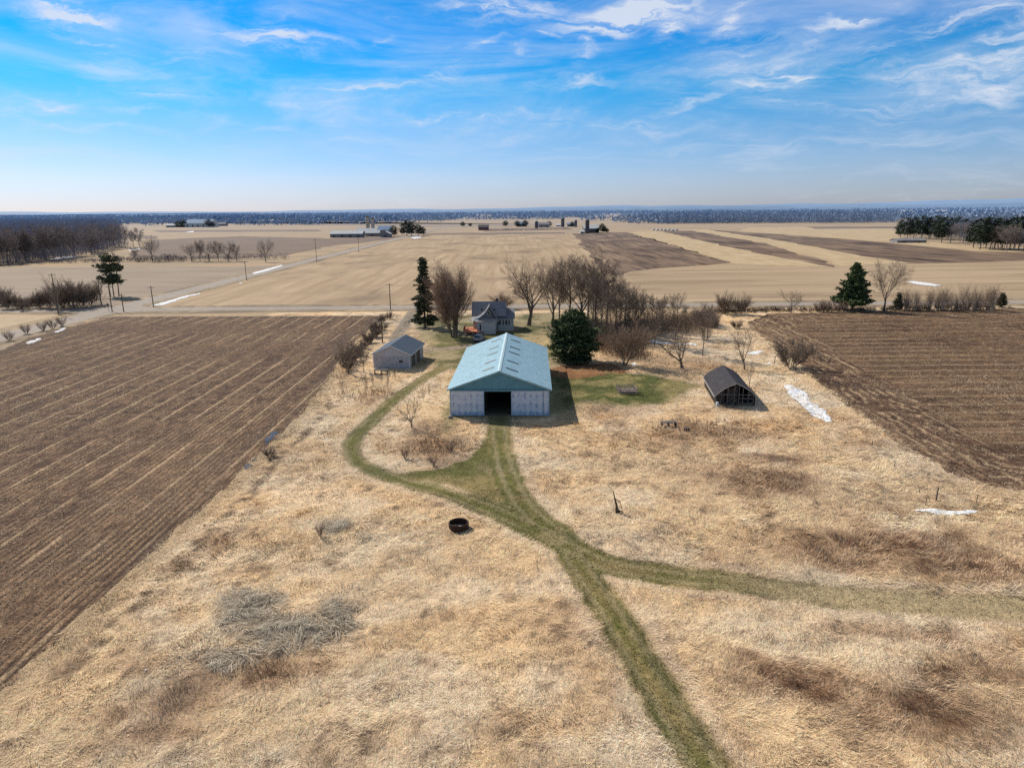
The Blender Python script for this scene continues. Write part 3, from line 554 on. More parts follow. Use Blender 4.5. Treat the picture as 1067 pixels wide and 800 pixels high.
# barn doors: white paint worn through to blue in blotches between the girts
def worn_door():
    m, nt, b = newmat('worn_door_paint'); tc = N(nt, 'ShaderNodeTexCoord'); sep = N(nt, 'ShaderNodeSeparateXYZ'); L(nt, tc.outputs['Object'], sep.inputs[0])
    n = noise(nt, 1.6, 6, (1.6, 1, 1), .65, coord='obj'); n2 = noise(nt, 6, 6, (3, 1, .5), .7, coord='obj')
    sx = mth(nt, 'SINE', mth(nt, 'MULTIPLY', sep.outputs[0], 7.)); sz = mth(nt, 'SINE', mth(nt, 'MULTIPLY', sep.outputs[2], 4.6)); g = mth(nt, 'MULTIPLY', mth(nt, 'MAXIMUM', sx, -.2), .13)
    f = mth(nt, 'ADD', mth(nt, 'ADD', n, g), mth(nt, 'MULTIPLY', mth(nt, 'ADD', sz, n2), .10)); low = rng_(nt, sep.outputs[2], 0., 2.2, .16, 0.); f = mth(nt, 'ADD', f, low)
    c = mix(nt, (.64, .68, .72), (.24, .35, .52), rng_(nt, f, .52, .98)); L(nt, c, b.inputs['Base Color']); b.inputs['Roughness'].default_value = .6; bump(nt, b, n2, .01); return m
DOORP = worn_door()
X0, Y0, RZ = BARN; barn = thing('pole_barn', 'long blue-green metal pole barn with its white and blue front doors slid open', 'barn', (X0, Y0, 0), RZ)
W, D, EH, RH = 7.45, 31.6, 4.25, 6.95; OX0, OX1 = -2.3, 1.75
w = MB(); t = .12; zt = 3.75
w.slab([(-W, 0, 0), (OX0, 0, 0), (OX0, 0, EH), (-W, 0, EH)], t, (0, -1, 0)); w.slab([(OX1, 0, 0), (W, 0, 0), (W, 0, EH), (OX1, 0, EH)], t, (0, -1, 0)); w.box(OX0+.001, OX1-.001, .004, t-.004, zt, EH-.002)
w.box(-W+.002, -W+t, t+.003, D-t-.003, 0, EH-.03); w.box(W-t, W-.002, t+.003, D-t-.003, 0, EH-.03); w.box(-W, W, D-t, D, 0, EH); w.build('wall', TEAL, barn)
for yy in (0, D-t): MB().slab([(-W, yy, EH+.003), (W, yy, EH+.003), (0, yy, RH-.12)], t, (0, -1, 0)).build('gable', TEAL, barn)
w = MB(); ov = .38; s = (RH-EH)/W
for sg in (-1, 1):
    P = [(0, -ov, RH), (sg*(W+ov), -ov, EH-s*ov), (sg*(W+ov), D+ov, EH-s*ov), (0, D+ov, RH)]; w.slab([(p[0], p[1], p[2]+.06) for p in P], .05)
    for k in range(34):   # standing ribs
        yy = -ov+.25+k*.965; w.slab([(sg*.2, yy, RH-s*.2+.085), (sg*(W+ov-.02), yy, EH-s*(ov-.02)+.085), (sg*(W+ov-.02), yy+.05, EH-s*(ov-.02)+.085), (sg*.2, yy+.05, RH-s*.2+.085)], .03)
roof = w.build('roof', ROOF_B, barn)
MB().slab([(-.28, -ov-.02, RH+.02), (0, -ov-.02, RH+.12), (0, D+ov+.02, RH+.12), (-.28, D+ov+.02, RH+.02)], .03).slab([(0, -ov-.02, RH+.12), (.28, -ov-.02, RH+.02), (.28, D+ov+.02, RH+.02), (0, D+ov+.02, RH+.12)], .03).build('ridge_cap', flat('cap', (.46, .60, .63)), barn)
w = MB()
for sg in (-1, 1):
    w.slab([(0, -ov-.03, RH+.07), (sg*(W+ov), -ov-.03, EH-s*ov+.07), (sg*(W+ov), -ov-.03, EH-s*ov-.16), (0, -ov-.03, RH-.16)], .025, (0, 1, 0)); w.box(sg*(W+ov)-.01, sg*(W+ov)+.02, -ov, D+ov, EH-s*ov-.12, EH-s*ov+.06)
w.build('fascia', flat('fascia_paint', (.30, .48, .52)), barn)
SKYL = plain('dark_panel', (.085, .10, .10), .2, 4, rough=.4); SKYR = plain('tan_panel', (.36, .34, .28), .2, 4, rough=.5, col2=(.24, .24, .21))  # roof panels: near-black on the right slope, tan on the left
for sg, pys, m_ in ((1, (355.0, 362.3, 367.8, 377.0, 385.0), SKYL), (-1, (354.5, 362.0, 368.2, 376.6, 384.2), SKYR)):
    for py in pys:
        yy = G(530+sg*9, py, 6.4)[1]-Y0; a, b_ = (.95, 2.75); MB().slab([(sg*a, yy-.27, RH-s*a+.13), (sg*b_, yy-.27, RH-s*b_+.13), (sg*b_, yy+.27, RH-s*b_+.13), (sg*a, yy+.27, RH-s*a+.13)], .05).build('skylight', m_, barn)
for a, b_ in ((-W+.05, OX0-.02), (OX1+.02, OX1+4.85)):
    dr = MB().box(a, b_, -.14, -.06, .08, zt+.12).build('sliding_door', DOORP, barn)
    f = MB()
    for xx in (a, b_-.09): f.box(xx, xx+.09, -.165, -.142, .08, zt+.1)
    for zz in (.08, 1.25, 2.5, zt): f.box(a+.09, b_-.09, -.152, -.143, zz, zz+.035)
    f.build('door_frame', flat('door_edge', (.42, .5, .58)), dr)
MB().box(OX1+4.9, W+.02, -.04, -.004, .05, zt+.12).build('front_panel', DOORP, barn)
MB().box(-W, W, -.24, -.145, zt+.15, zt+.30).build('door_track', flat('track_metal', (.16, .30, .34)), barn)
CPM = flat('corner_paint', (.3, .42, .5)); OTM = plain('old_timber', (.11, .085, .06), .2); MB().box(-W-.03, -W+.1, -.035, -.003, 0, EH-.06).build('corner_trim', CPM, barn); MB().box(W-.1, W+.03, -.075, -.045, 0, EH-.06).build('corner_trim', CPM, barn)
for xx in (OX0-.08, OX1-.04):
    for yy in range(4, 31, 4): MB().box(xx*1.0, xx+.14, yy, yy+.14, .09, EH+1.7).build('inner_post', OTM, barn)
MB().box(-W+t+.01, W-t-.01, .02, D-.2, .0, .085).build('floor', plain('dirt_floor', (.14, .115, .085), .3, 1.), barn)
x, y = G(470.5, 435); st = thing('stone_block', 'pale stone lying at the left front corner of the blue barn', 'stone', (x-.2, y-.2, Hs(x, y))); 
w = MB().lathe([(.0, .0), (.34, .02), (.38, .2), (.25, .36), (.0, .38)], 9, fn=lambda i, z: 1+.2*math.sin(i*2.3+z*5)); w.build('stone', CONC, st, True)
# garage
GREY = plain('grey_siding', (.42, .41, .43), .1, 1.5, rough=.7); GREYL = plain('light_grey_siding', (.52, .50, .52), .08, 1.5, rough=.7)
SHING = plain('blue_grey_shingle', (.105, .14, .185), .3, 6., .02, col2=(.065, .09, .125)); SHING2 = plain('grey_shingle', (.30, .30, .32), .3, 6., .02, col2=(.20, .20, .22))
g = thing('garage', 'grey garage with a blue-grey gable roof at the end of the driveway', 'garage', (GAR[0], GAR[1], 0), GAR[2]); W, D, EH, RH = 3.65, 11.6, 3.0, 4.65
MB().box(-W, W, 0, .12, 0, 2.45).box(-W, -W+.12, .123, D-.123, 0, EH-.02).box(W-.12, W, .123, 1.5, 0, EH-.02).box(W-.12, W, 4.6, 5.6, 0, EH-.02).box(W-.12, W, 8.7, D-.123, 0, EH-.02).box(W-.12, W-.01, 1.5, 8.7, 2.35, EH-.02).box(-W, W, D-.12, D, 0, EH).build('wall', GREY, g)
MB().slab([(-W, 0, 2.47), (W, 0, 2.47), (W, 0, EH), (0, 0, RH-.06), (-W, 0, EH)], .12, (0, -1, 0)).build('gable', GREYL, g); MB().slab([(-W, D-.12, EH+.003), (W, D-.12, EH+.003), (0, D-.12, RH-.06)], .12, (0, -1, 0)).build('gable', GREYL, g)
w = MB(); s = (RH-EH)/W; ov = .45
for sg in (-1, 1): w.slab([(0, -.35, RH+.08), (sg*(W+ov), -.35, EH-s*ov+.08), (sg*(W+ov), D+.35, EH-s*ov+.08), (0, D+.35, RH+.08)], .08)
w.build('roof', SHING, g); w = MB()
for sg in (-1, 1): w.slab([(0, -.38, RH+.09), (sg*(W+ov), -.38, EH-s*ov+.09), (sg*(W+ov), -.38, EH-s*ov-.1), (0, -.38, RH-.1)], .025, (0, 1, 0)); w.box(sg*(W+ov)-.01, sg*(W+ov)+.03, -.35, D+.35, EH-s*ov-.1, EH-s*ov+.07)
w.build('fascia', WHITE, g)
MB().box(-W-.03, -W+.12, -.03, -.004, 0, EH-.08).build('corner_trim', WHITE, g); MB().box(W-.12, W+.03, -.03, -.004, 0, EH-.08).box(W+.003, W+.03, -.0035, .15, 0, EH-.08).build('corner_trim', WHITE, g)
f = MB().box(1.55, 2.25, -.03, -.004, 1.25, 1.75).build('window', DARKIN, g); MB().box(1.62, 2.18, -.04, -.032, 1.32, 1.68).build('pane', GLASS, f)
for a, b_ in ((1.5, 4.6), (5.6, 8.7)): MB().box(W-.10, W-.03, a+.01, b_-.01, .02, 2.34).build('garage_door', plain('brown_door', (.16, .12, .09), .2, 3), g)
# house
SID = plain('house_siding', (.47, .45, .43), .06, 2., rough=.7, s3=(1, 1, 6)); SIDL = plain('house_light_siding', (.58, .55, .51), .06, 2.)
h = thing('farmhouse', 'grey one-and-a-half storey farmhouse with a white swept gable edge and red deck', 'house', (-4.4, 169.2, 0), 0.)
# local: x 0 at the wing's right corner minus .4; wing x -4.3..0.4, main block x -5.2..5, y 4..12
MB().box(-4.3, .4, 0, 4.6, 0, 3.25).build('wing_wall', SIDL, h)
MB().box(-5.4, 4.95, 4.62, 12.4, 0, 3.35).build('wall', SID, h)
w = MB().slab([(-3.9, 1.2, 3.27), (.4, 1.2, 3.27), (.4, 1.2, 3.6), (-1.15, 1.2, 6.55), (-3.4, 1.2, 4.1)], 3.6, (0, -1, 0)); w.slab([(5.0-.1, 4.64, 3.36), (5.0-.1, 12.38, 3.36), (5.0-.1, 8.5, 5.05)], .2, (1, 0, 0)); w.build('gable', plain('gable_siding', (.17, .17, .185), .1, 2.), h)
w = MB(); # main roof right half
w.slab([(-.4, 4.2, 3.25), (5.3, 4.2, 3.25), (5.3, 8.5, 5.3), (-.4, 8.5, 5.3)], .1).slab([(-.4, 8.5, 5.3), (5.3, 8.5, 5.3), (5.3, 12.8, 3.25), (-.4, 12.8, 3.25)], .1)
w.slab([(-5.8, 4.2, 3.9), (3.1, 4.2, 3.9), (3.1, 7.2, 7.3), (-5.8, 7.2, 7.3)], .1, (0, 0, 1)).slab([(-5.8, 7.2, 7.3), (3.1, 7.2, 7.3), (3.1, 12.7, 3.4), (-5.8, 12.7, 3.4)], .1)
w.slab([(-1.15, .75, 6.95), (.85, .75, 3.45), (.85, 6.6, 3.45), (-1.15, 6.6, 6.95)], .1, (.3, 0, 1)).slab([(-1.15, .75, 6.95), (-2.2, .75, 5.3), (-2.2, 6.4, 5.3), (-1.15, 6.6, 6.95)], .1, (-.3, 0, 1)).slab([(-2.2, .75, 5.3), (-3.6, .75, 4.15), (-3.6, 6.4, 4.15), (-2.2, 6.4, 5.3)], .1).slab([(-3.6, .75, 4.15), (-5.9, .75, 3.3), (-5.9, 6.4, 3.3), (-3.6, 6.4, 4.15)], .1)
rf = w.build('roof', SHING2, h); MB().box(.4, 1.0, 7.4, 8.0, 6.2, 8.0).build('chimney', plain('chimney_brick', (.10, .085, .09), .2), rf)
w = MB()
for (a, b_) in (((-1.15, 7.05), (-2.2, 5.4)), ((-2.2, 5.4), (-3.6, 4.25)), ((-3.6, 4.25), (-5.9, 3.4))): w.slab([(a[0], .7, a[1]), (b_[0], .7, b_[1]), (b_[0], .7, b_[1]-.32), (a[0], .7, a[1]-.32)], .06, (0, 1, 0))
w.slab([(-5.95, .7, 3.38), (-3.9, .7, 3.38+.7), (-3.9, .2, 3.5), (-5.95, .2, 3.2)], .05); w.build('bargeboard', flat('white_board', (.8, .8, .78)), h)
MB().slab([(-4.6, -.35, 3.2), (.75, -.35, 3.2), (.75, 1.25, 3.75), (-4.6, 1.25, 3.75)], .08).build('porch_roof', plain('pale_roof', (.42, .40, .37), .1, 3.), h)
def window(x0, x1, z0, z1, yf, nm='window', fr=WHITE):
    f = MB().box(x0-.08, x1+.08, yf-.03, yf-.004, z0-.08, z0).box(x0-.08, x1+.08, yf-.03, yf-.004, z1, z1+.08).box(x0-.08, x0, yf-.03, yf-.004, z0, z1).box(x1, x1+.08, yf-.03, yf-.004, z0, z1).build(nm, fr, h); MB().box(x0, x1, yf-.016, yf-.005, z0, z1).build('pane', GLASS, f)
window(-1.55, -1.05, 4.5, 5.5, 1.2); window(1.1, 1.7, 1.5, 2.75, 4.62); window(2.1, 2.5, 1.5, 2.75, 4.62); window(2.75, 3.4, 1.5, 2.75, 4.62); window(3.6, 4.0, 1.5, 2.75, 4.62); window(-3.6, -3.2, 1.0, 2.5, 0); window(.75, 1.0, .3, 2.3, 4.62, 'door', GREY)
for xx in (-3.4, -.2): MB().slab([(xx, 5.2, 5.25), (xx+.5, 5.2, 5.25), (xx+.5, 5.45, 5.55), (xx, 5.45, 5.55)], .02, (0, 0, 1)).build('roof_vent', DARKIN, h)
DECK = plain('red_deck_wood', (.52, .20, .11), .2, 3.); w = MB().box(-7.6, -2.6, -1.2, -.1, .55, .68).box(-7.6, -4.35, -.1, 7, .55, .68); dk = w.build('deck', DECK, h); w = MB()
for xx in np.arange(-7.6, -3.2, .42): w.box(xx, xx+.05, -1.2, -1.15, .68, 1.5)
for yy in np.arange(-1.2, 7, .42): w.box(-7.6, -7.55, yy, yy+.05, .68, 1.5)
w.box(-7.62, -3.2, -1.21, -1.13, 1.5, 1.57).box(-7.62, -7.53, -1.13, 7, 1.5, 1.57); w.build('railing', plain('dark_red_rail', (.24, .08, .05), .2), dk)
w = MB()
PWM = plain('post_wood', (.12, .08, .06), .2)
for xx in np.arange(-7.4, -2.6, 1.2): MB().box(xx, xx+.12, -1.1, -.98, 0, .55).build('skirt_post', PWM, dk)
for k_, (dx, dy, lb) in enumerate([(-8.6, -2.2, 'left'), (-6.9, -2.6, 'middle'), (-5.2, -1.9, 'right')]):
    o = MB().lathe([(.0, 0), (.45, .02), (.5, .25), (.3, .5), (0, .55)], 8, fn=lambda i, z: 1+.25*math.sin(i*1.9+z*7+k_)).build('boulder', plain('boulder_stone', (.2, .18, .17), .3, 3), None, True); o.location = (-4.4+dx, 169.2+dy, 0); tag(o, 'dark boulder in front of the red deck, %s one of three' % lb, 'boulder')
# old shed with curved roof and open timber front
OLDW = plain('weathered_board', (.075, .068, .06), .35, 5., .02, col2=(.03, .027, .026), s3=(1, 1, .15)); OLDR = plain('old_roofing', (.060, .055, .060), .2, 1.5, .015, col2=(.04, .037, .042)); GREYW = plain('grey_timber', (.20, .185, .17), .3, 4., col2=(.10, .09, .085))
o_ = thing('old_shed', 'dark decaying wooden shed with a curved roof and open front', 'shed', (OLD[0], OLD[1], 0), math.radians(-7.5)); prof = [(-3.2, 1.45), (-2.7, 2.1), (-1.95, 2.7), (-1.0, 3.25), (0, 3.7), (1.0, 3.25), (1.95, 2.7), (2.7, 2.1), (3.2, 1.45)]; D = 12.4
w = MB()
for (a, b_) in zip(prof[:-1], prof[1:]): w.slab([(a[0], -.25, a[1]), (b_[0], -.25, b_[1]), (b_[0], D+.25, b_[1]), (a[0], D+.25, a[1])], .07)
w.build('roof', OLDR, o_); w = MB()
for (a, b_) in zip(prof[:-1], prof[1:]): w.slab([(a[0], -.29, a[1]+.03), (b_[0], -.29, b_[1]+.03), (b_[0], -.29, b_[1]-.13), (a[0], -.29, a[1]-.13)], .035, (0, 1, 0))
w.box(-3.30, -3.21, -.2, D+.2, 1.32, 1.50); w.build('roof_edge', plain('edge_timber', (.36, .34, .31), .3, 4), o_)
w = MB(); R_ = random.Random(3)
for sg in (-1, 1):
    yy = 0.
    while yy < D-.2:
        if R_.random() > .1: w.box(sg*2.95-.03, sg*2.95+.03, yy, yy+.22, .05*R_.random(), 1.52)
        yy += .235
w.slab([(p[0]*.96, D-.1, p[1]-.08) for p in prof]+[(2.95, D-.1, 0), (-2.95, D-.1, 0)], .06, (0, -1, 0)); w.build('wall', OLDW, o_); w = MB()
for xx in (-2.9, -2.2, -1.2, -.2, .5, 1.1, 1.9, 2.7): zt = np.interp(xx, [p[0] for p in prof], [p[1] for p in prof])-.14; w.box(xx-.05, xx+.05, .0, .1, 0, zt)
for (xa, xb, z_) in ((.5, 2.7, 1.15), (1.1, 2.7, .35), (-2.9, 2.9, 1.75)): w.box(xa, xb, -.06, -.005, z_, z_+.12)
w.bar((-1.9, -.1, .1), (-.3, -.05, 1.4), .05).bar((-.9, -.05, .2), (.3, -.1, 1.1), .05); w.build('front_frame', GREYW, o_); w = MB()
xx = -2.75
while xx < .3:
    if R_.random() > .25: zt = np.interp(xx, [p[0] for p in prof], [p[1] for p in prof])-.2; w.box(xx, xx+.2, .11, .14, R_.uniform(0, .5), zt*R_.uniform(.85, 1.))
    xx += .22
w.build('loose_boards', OLDW, o_); MB().box(-2.8, 2.8, 1.6, D-.3, 0, .45).box(-2.4, -.6, 2.2, 5, .45, 1.1).build('clutter', DARKIN, o_)
for i, (dx, dy, rz, l) in enumerate([(-3.3, -.8, .4, 1.3), (-2.4, -1.0, -.3, 1.0), (-1.6, -.9, .9, .8), (-.3, -.7, .1, 1.4)]):
    o = MB().box(-l/2, l/2, -.09, .09, 0, .05).bar((-l/3, 0, .06), (-l/3+.15, .1, .4), .03).build('broken_board', GREYW); x, y = OLD[0]+dx, OLD[1]+dy; o.location = (x, y, Hs(x, y)+.05); o.rotation_euler = (.1, -.15, rz)
    tag(o, 'broken grey board lying in front of the open old shed', 'board', 'broken boards before the old shed')
dr = MB().lathe([(0, 0), (.29, 0), (.29, .3), (.3, .32), (.29, .34), (.29, .85), (.27, .88), (0, .86)], 16).build('white_drum', WHITE, None, True); dr.location = (OLD[0]-2.9, OLD[1]-.35, Hs(OLD[0]-2.9, OLD[1]-.35)); dr.scale = (.8, .8, .8); tag(dr, 'small white drum at the left front corner of the old shed', 'drum')
# ring
x, y = -5.3, 60.95; r = thing('fire_ring', 'round black rusty steel ring lying in the dry grass', 'ring', (x, y, Hs(x, y)-.03)); RUST = plain('rusty_black_steel', (.085, .042, .028), .3, 8., .01, col2=(.022, .015, .013), rough=.7)
w = MB(); n = 40; lug = lambda i, z: 1+(.028 if (i % 2) else 0)
w.lathe([(.90, .0), (.96, .02), (.965, .18), (.955, .2), (.955, .4), (.965, .42), (.96, .62), (.93, .66), (.86, .64), (.86, .02)], n, fn=lug); w.build('ring_wall', RUST, r)
w = MB().lathe([(0, .1), (.3, .12), (.6, .07), (.86, .04)], 20, fn=lambda i, z: 1+.05*math.sin(i*3)); w.build('ash', plain('ash', (.42, .38, .33), .3, 3., .03, col2=(.2, .16, .12)), r)
# snag
x, y = G(643, 537); T = Tubes(); P = [(-.45, 0, 2.25), (-.3, 0, 1.55), (-.08, 0, .8), (0, 0, -.1)]
for a, b_, r1, r2 in zip(P[:-1], P[1:], (.05, .08, .12), (.08, .12, .22)): T.add(a, b_, r1, r2, 6)
T.add((-.3, 0, 1.5), (.25, .1, 1.15), .05, .04, 4); T.add((.25, .1, 1.15), (.42, .1, .6), .04, .02, 4); T.add((.42, .1, .6), (.55, .1, .0), .03, .02, 4); T.add((0, 0, .3), (.7, -.1, .02), .09, .04, 4); T.add((0, 0, .35), (.35, -.4, .02), .09, .03, 4); T.add((0, 0, .3), (-.3, -.3, .0), .08, .03, 4); T.add((-.1, 0, .9), (-.55, .1, .72), .04, .01, 3)
sn = T.build('tree_snag', plain('snag_bark', (.10, .078, .055), .3, 6, .02)); sn.location = (x, y, Hs(x, y)); tag(sn, 'broken dead tree stub with a drooping side branch alone in the meadow', 'tree stump')
# pallet pen on the green lawn
x, y = G(655, 410.5); pn = thing('wooden_pen', 'weathered pinkish wooden pen of pickets on the green lawn', 'pen', (x, y, 0), .05); PK = plain('pinkish_timber', (.40, .31, .29), .25, 6, col2=(.22, .17, .155))
w = MB(); R_ = random.Random(8)
for k in range(12): xx = -1.5+k*.265; w.box(xx, xx+.09, 0, .035, 0, .85+R_.uniform(-.06, .1)); w.box(xx, xx+.09, 2.9, 2.935, 0, 1.0+R_.uniform(-.1, .2))
for k in range(11): yy = .1+k*.265; w.box(-1.55, -1.515, yy, yy+.09, 0, .95+R_.uniform(-.1, .15)); w.box(1.5, 1.535, yy, yy+.09, 0, .9+R_.uniform(-.1, .15))
w.build('pickets', PK, pn); w = MB()
for zz in (.2, .7): w.box(-1.5, 1.5, -.04, -.004, zz, zz+.09); w.box(-1.5, 1.5, 2.86, 2.896, zz, zz+.09); w.box(-1.51, -1.475, 0, 2.85, zz, zz+.09); w.box(1.46, 1.495, 0, 2.85, zz, zz+.09)
w.build('rail', PK, pn); w = MB()
for k in range(9): w.box(-1.3+.3*k, -1.3+.3*k+.16, .2, 2.6, .35, .40); 
for k in range(3): w.box(-1.35, 1.3, .5+k*.8, .62+k*.8, .24, .345)
w.build('slatted_bed', PK, pn)
def platform(px, py, label, L_, W_, H_, n=4, name='wooden_platform'):
    x, y = G(px, py); t_ = thing(name, label, 'platform', (x, y, Hs(x, y)), .1); w = MB()
    for k in range(n): w.box(-L_/2, L_/2, k*W_/n, (k+.8)*W_/n, H_-.06, H_)
    w.build('deck_boards', GREYW, t_)
    for a in (-1, 0, 1): MB().box(a*(L_/2-.1)-.06, a*(L_/2-.1)+.06, .05, W_-.1, 0, H_-.062).build('leg', OLDW, t_)
    return t_
platform(697.5, 444, 'low broken grey wooden rack in brown weeds below the lawn', 2.2, .9, .7); platform(716, 448, 'smaller grey wooden rack right of the broken rack', .8, .5, .45)
platform(397, 390, 'low grey wooden platform in the grass before the garage', 2.6, 1.2, .8, 5)
# car: silver estate seen from behind
x, y = -7.7, 160.; car = thing('parked_car', 'silver-grey car parked on the gravel before the red deck', 'car', (x, y, 0), math.radians(-14)); PAINT = plain('silver_paint', (.40, .42, .45), .05, rough=.3, spec=.6); BLK = flat('black_trim', (.02, .02, .02))
sec = [(-2.2, .35, .85, .80), (-2.15, .35, 1.0, .84), (-1.9, .3, 1.05, .86), (-1.2, .28, 1.08, .88), (0, .28, 1.08, .9), (1.0, .28, 1.05, .89), (1.8, .3, .98, .85), (2.2, .35, .75, .74)]; w = MB(); P_ = []
for yy, z0, z1, hw in sec: P_.append([(-hw*.94, yy, z0), (-hw, yy, (z0+z1)/2), (-hw*.93, yy, z1), (hw*.93, yy, z1), (hw, yy, (z0+z1)/2), (hw*.94, yy, z0)])
for A, B in zip(P_[:-1], P_[1:]):
    for i in range(6): j = (i+1) % 6; w.quad(A[i], A[j], B[j], B[i])
w.quad(*P_[0]); w.quad(*P_[-1][::-1]); w.build('body', PAINT, car)
w = MB(); A = [(-.78, -1.95, 1.05), (.78, -1.95, 1.05), (.78, 1.0, 1.05), (-.78, 1.0, 1.05)]; B = [(-.62, -1.55, 1.58), (.62, -1.55, 1.58), (.62, .35, 1.58), (-.62, .35, 1.58)]
for i in range(4): j = (i+1) % 4; w.quad(A[i], A[j], B[j], B[i])
w.build('windows', GLASS, car); w = MB().slab([(p[0]*1.03, p[1]*1.02, 1.62) for p in B], .05)
for i in range(4): w.bar(A[i], (B[i][0], B[i][1], 1.58), .05)
w.build('car_roof', PAINT, car)
for sx_ in (-1, 1):
    for yy in (-1.35, 1.35): wh = MB().bar((sx_*.72, yy, .33), (sx_*.91, yy, .33), .33, n=16).build('wheel', BLK, car); MB().bar((sx_*.905, yy, .33), (sx_*.92, yy, .33), .19, n=12).build('rim', PAINT, wh)
    MB().box(sx_*.62-.12, sx_*.62+.12, -2.23, -2.2, .72, .92).build('tail_light', plain('red_lamp', (.4, .03, .02), .1), car)
MB().box(-.75, .75, -2.26, -2.2, .38, .55).build('bumper', BLK, car)
# utility poles
POLEM = plain('pole_wood', (.13, .10, .08), .3, 3); proto = None
def pole(px, py, top, label, arm=True):
    x, y = G(px, py); h_ = hat(x, y, top); t_ = thing('utility_pole', label, 'utility pole', (x, y, 0)); MB().bar((0, 0, -.1), (0, 0, h_), .16, .11, 8).build('pole', POLEM, t_)
    if arm:
        ca = MB().box(-1.1, 1.1, -.06, .06, h_-.6, h_-.48).build('crossarm', POLEM, t_)
        for q in (-1, -.4, .4, 1): MB().bar((q, 0, h_-.48), (q, 0, h_-.3), .045, n=6).build('insulator', WHITE, ca)
for p in [(61, 328, 285, 'leaning grey utility pole left of the junction'), (117, 325, 297, 'utility pole at the junction behind the sign'), (129, 325, 306, 'short utility pole right of the junction sign'), (106, 318, 293, 'utility pole just left of the tall junction pine'), (160, 320, 298, 'utility pole right of the junction in front of the roadside snow'), (257, 292, 272, 'utility pole halfway up the main road'), (330, 273, 249, 'utility pole where the main road passes the brown field'), (374, 263, 248, 'farthest utility pole on the main road, below the white farm'), (407, 323, 295, 'utility pole on the cross road left of the spruce')]: pole(*p)
pole(398.7, 358, 334, 'thin plain pole in the hedge behind the garage', False)
x, y = G(113.5, 325); sg = thing('road_sign', 'small dark sign on a post at the road junction', 'sign', (x, y, 0)); MB().bar((0, 0, 0), (0, 0, 2.6), .05).build('post', POLEM, sg); MB().lathe([(0, -.02), (.42, -.02), (.42, .02), (0, .02)], 8).build('sign_plate', plain('sign_back', (.12, .09, .09), .1), sg); c_ = sg.children; 
for q in bpy.data.objects:
    if q.name.startswith('sign_plate'): q.rotation_euler = (PI/2, PI/8, 0); q.location = (0, -.07, 2.3)
# fences
def fence(pts, gap, label, hh=1.25):
    P = spline(GW(pts), 6); t_ = thing('wire_fence', label, 'fence', (P[0][0], P[0][1], 0)); o = P[0]; d = np.r_[0, np.cumsum(np.hypot(*np.diff(P, axis=0).T))]; n = int(d[-1]/gap); q = []
    for k in range(n+1): s_ = k*gap; x, y = np.interp(s_, d, P[:, 0]), np.interp(s_, d, P[:, 1]); q.append((x-o[0], y-o[1], Hs(x, y))); MB().bar((q[-1][0], q[-1][1], q[-1][2]-.1), (q[-1][0]+random.uniform(-.08, .08), q[-1][1], q[-1][2]+hh*random.uniform(.75, 1.)), .045, .035, 5).build('post', POLEM, t_)
    w = MB()
    for a, b_ in zip(q[:-1], q[1:]):
        for z in (.35, .75, 1.1): w.bar((a[0], a[1], a[2]+z), (b_[0], b_[1], b_[2]+z), .012, n=3)
    w.build('wire', GREYW, t_)
fence([(1075, 531), (1040, 529), (1000, 527), (962, 528)], 5.2, 'wire fence with wooden posts behind the right-hand snow patch', 1.0)
fence([(958, 515), (935, 492), (912, 470), (897, 455)], 7.5, 'old wire fence slanting across the dry grass by the right field', .9)
for px, py, lb in ((807, 378, 'lone wooden post near the small snow patch'), (829, 386, 'lone post beside the wide bare bush'), (975, 523, 'lone post at the bend of the wire fence')): o = MB().bar((0, 0, -.1), (.05, 0, 1.5), .09, .07, 6).build('wooden_post', POLEM); x, y = G(px, py); o.location = (x, y, Hs(x, y)); tag(o, lb, 'post')
# snow and water
def snow_mat():
    m, nt, b = newmat('old_snow'); c = mix(nt, (.46, .42, .38), (.86, .87, .89), rng_(nt, noise(nt, 1.8, 8), .38, .52)); L(nt, c, b.inputs['Base Color']); bump(nt, b, noise(nt, 3, 6), .06); return m
SNOW = snow_mat()
def sheet(name, P, mat, z, seed, amp=.6, th=.06, relief=True, res=None):
    P = GW(P); x0, y0 = P.min(0)-1; x1, y1 = P.max(0)+1; st = res or max(.12, min(x1-x0, y1-y0)/40); xs = np.arange(x0, x1, st); ys = np.arange(y0, y1, st); X, Y = np.meshgrid(xs, ys)
    d = dseg(X, Y, P, True)+(fbm(X, Y*1.6, 1.3*max(1, st*3), 5, seed)-.42)*amp*6*max(1, st); m = d < 0; k = m[:-1, :-1] & m[1:, :-1] & m[:-1, 1:] & m[1:, 1:]; ii = np.arange(X.size).reshape(X.shape); j, i = np.nonzero(k)
    F = np.stack([ii[j, i], ii[j, i+1], ii[j+1, i+1], ii[j+1, i]], 1); u, inv = np.unique(F, return_inverse=True); Z = (H(X, Y) if relief else 0*X)+z+th*ss(0, -.6, d)-.04*ss(-.05, .15, d)
    return tag(npmesh(name, np.stack([X, Y, Z], -1).reshape(-1, 3)[u], inv.reshape(-1, 4), mat, smooth=True), kind='structure')
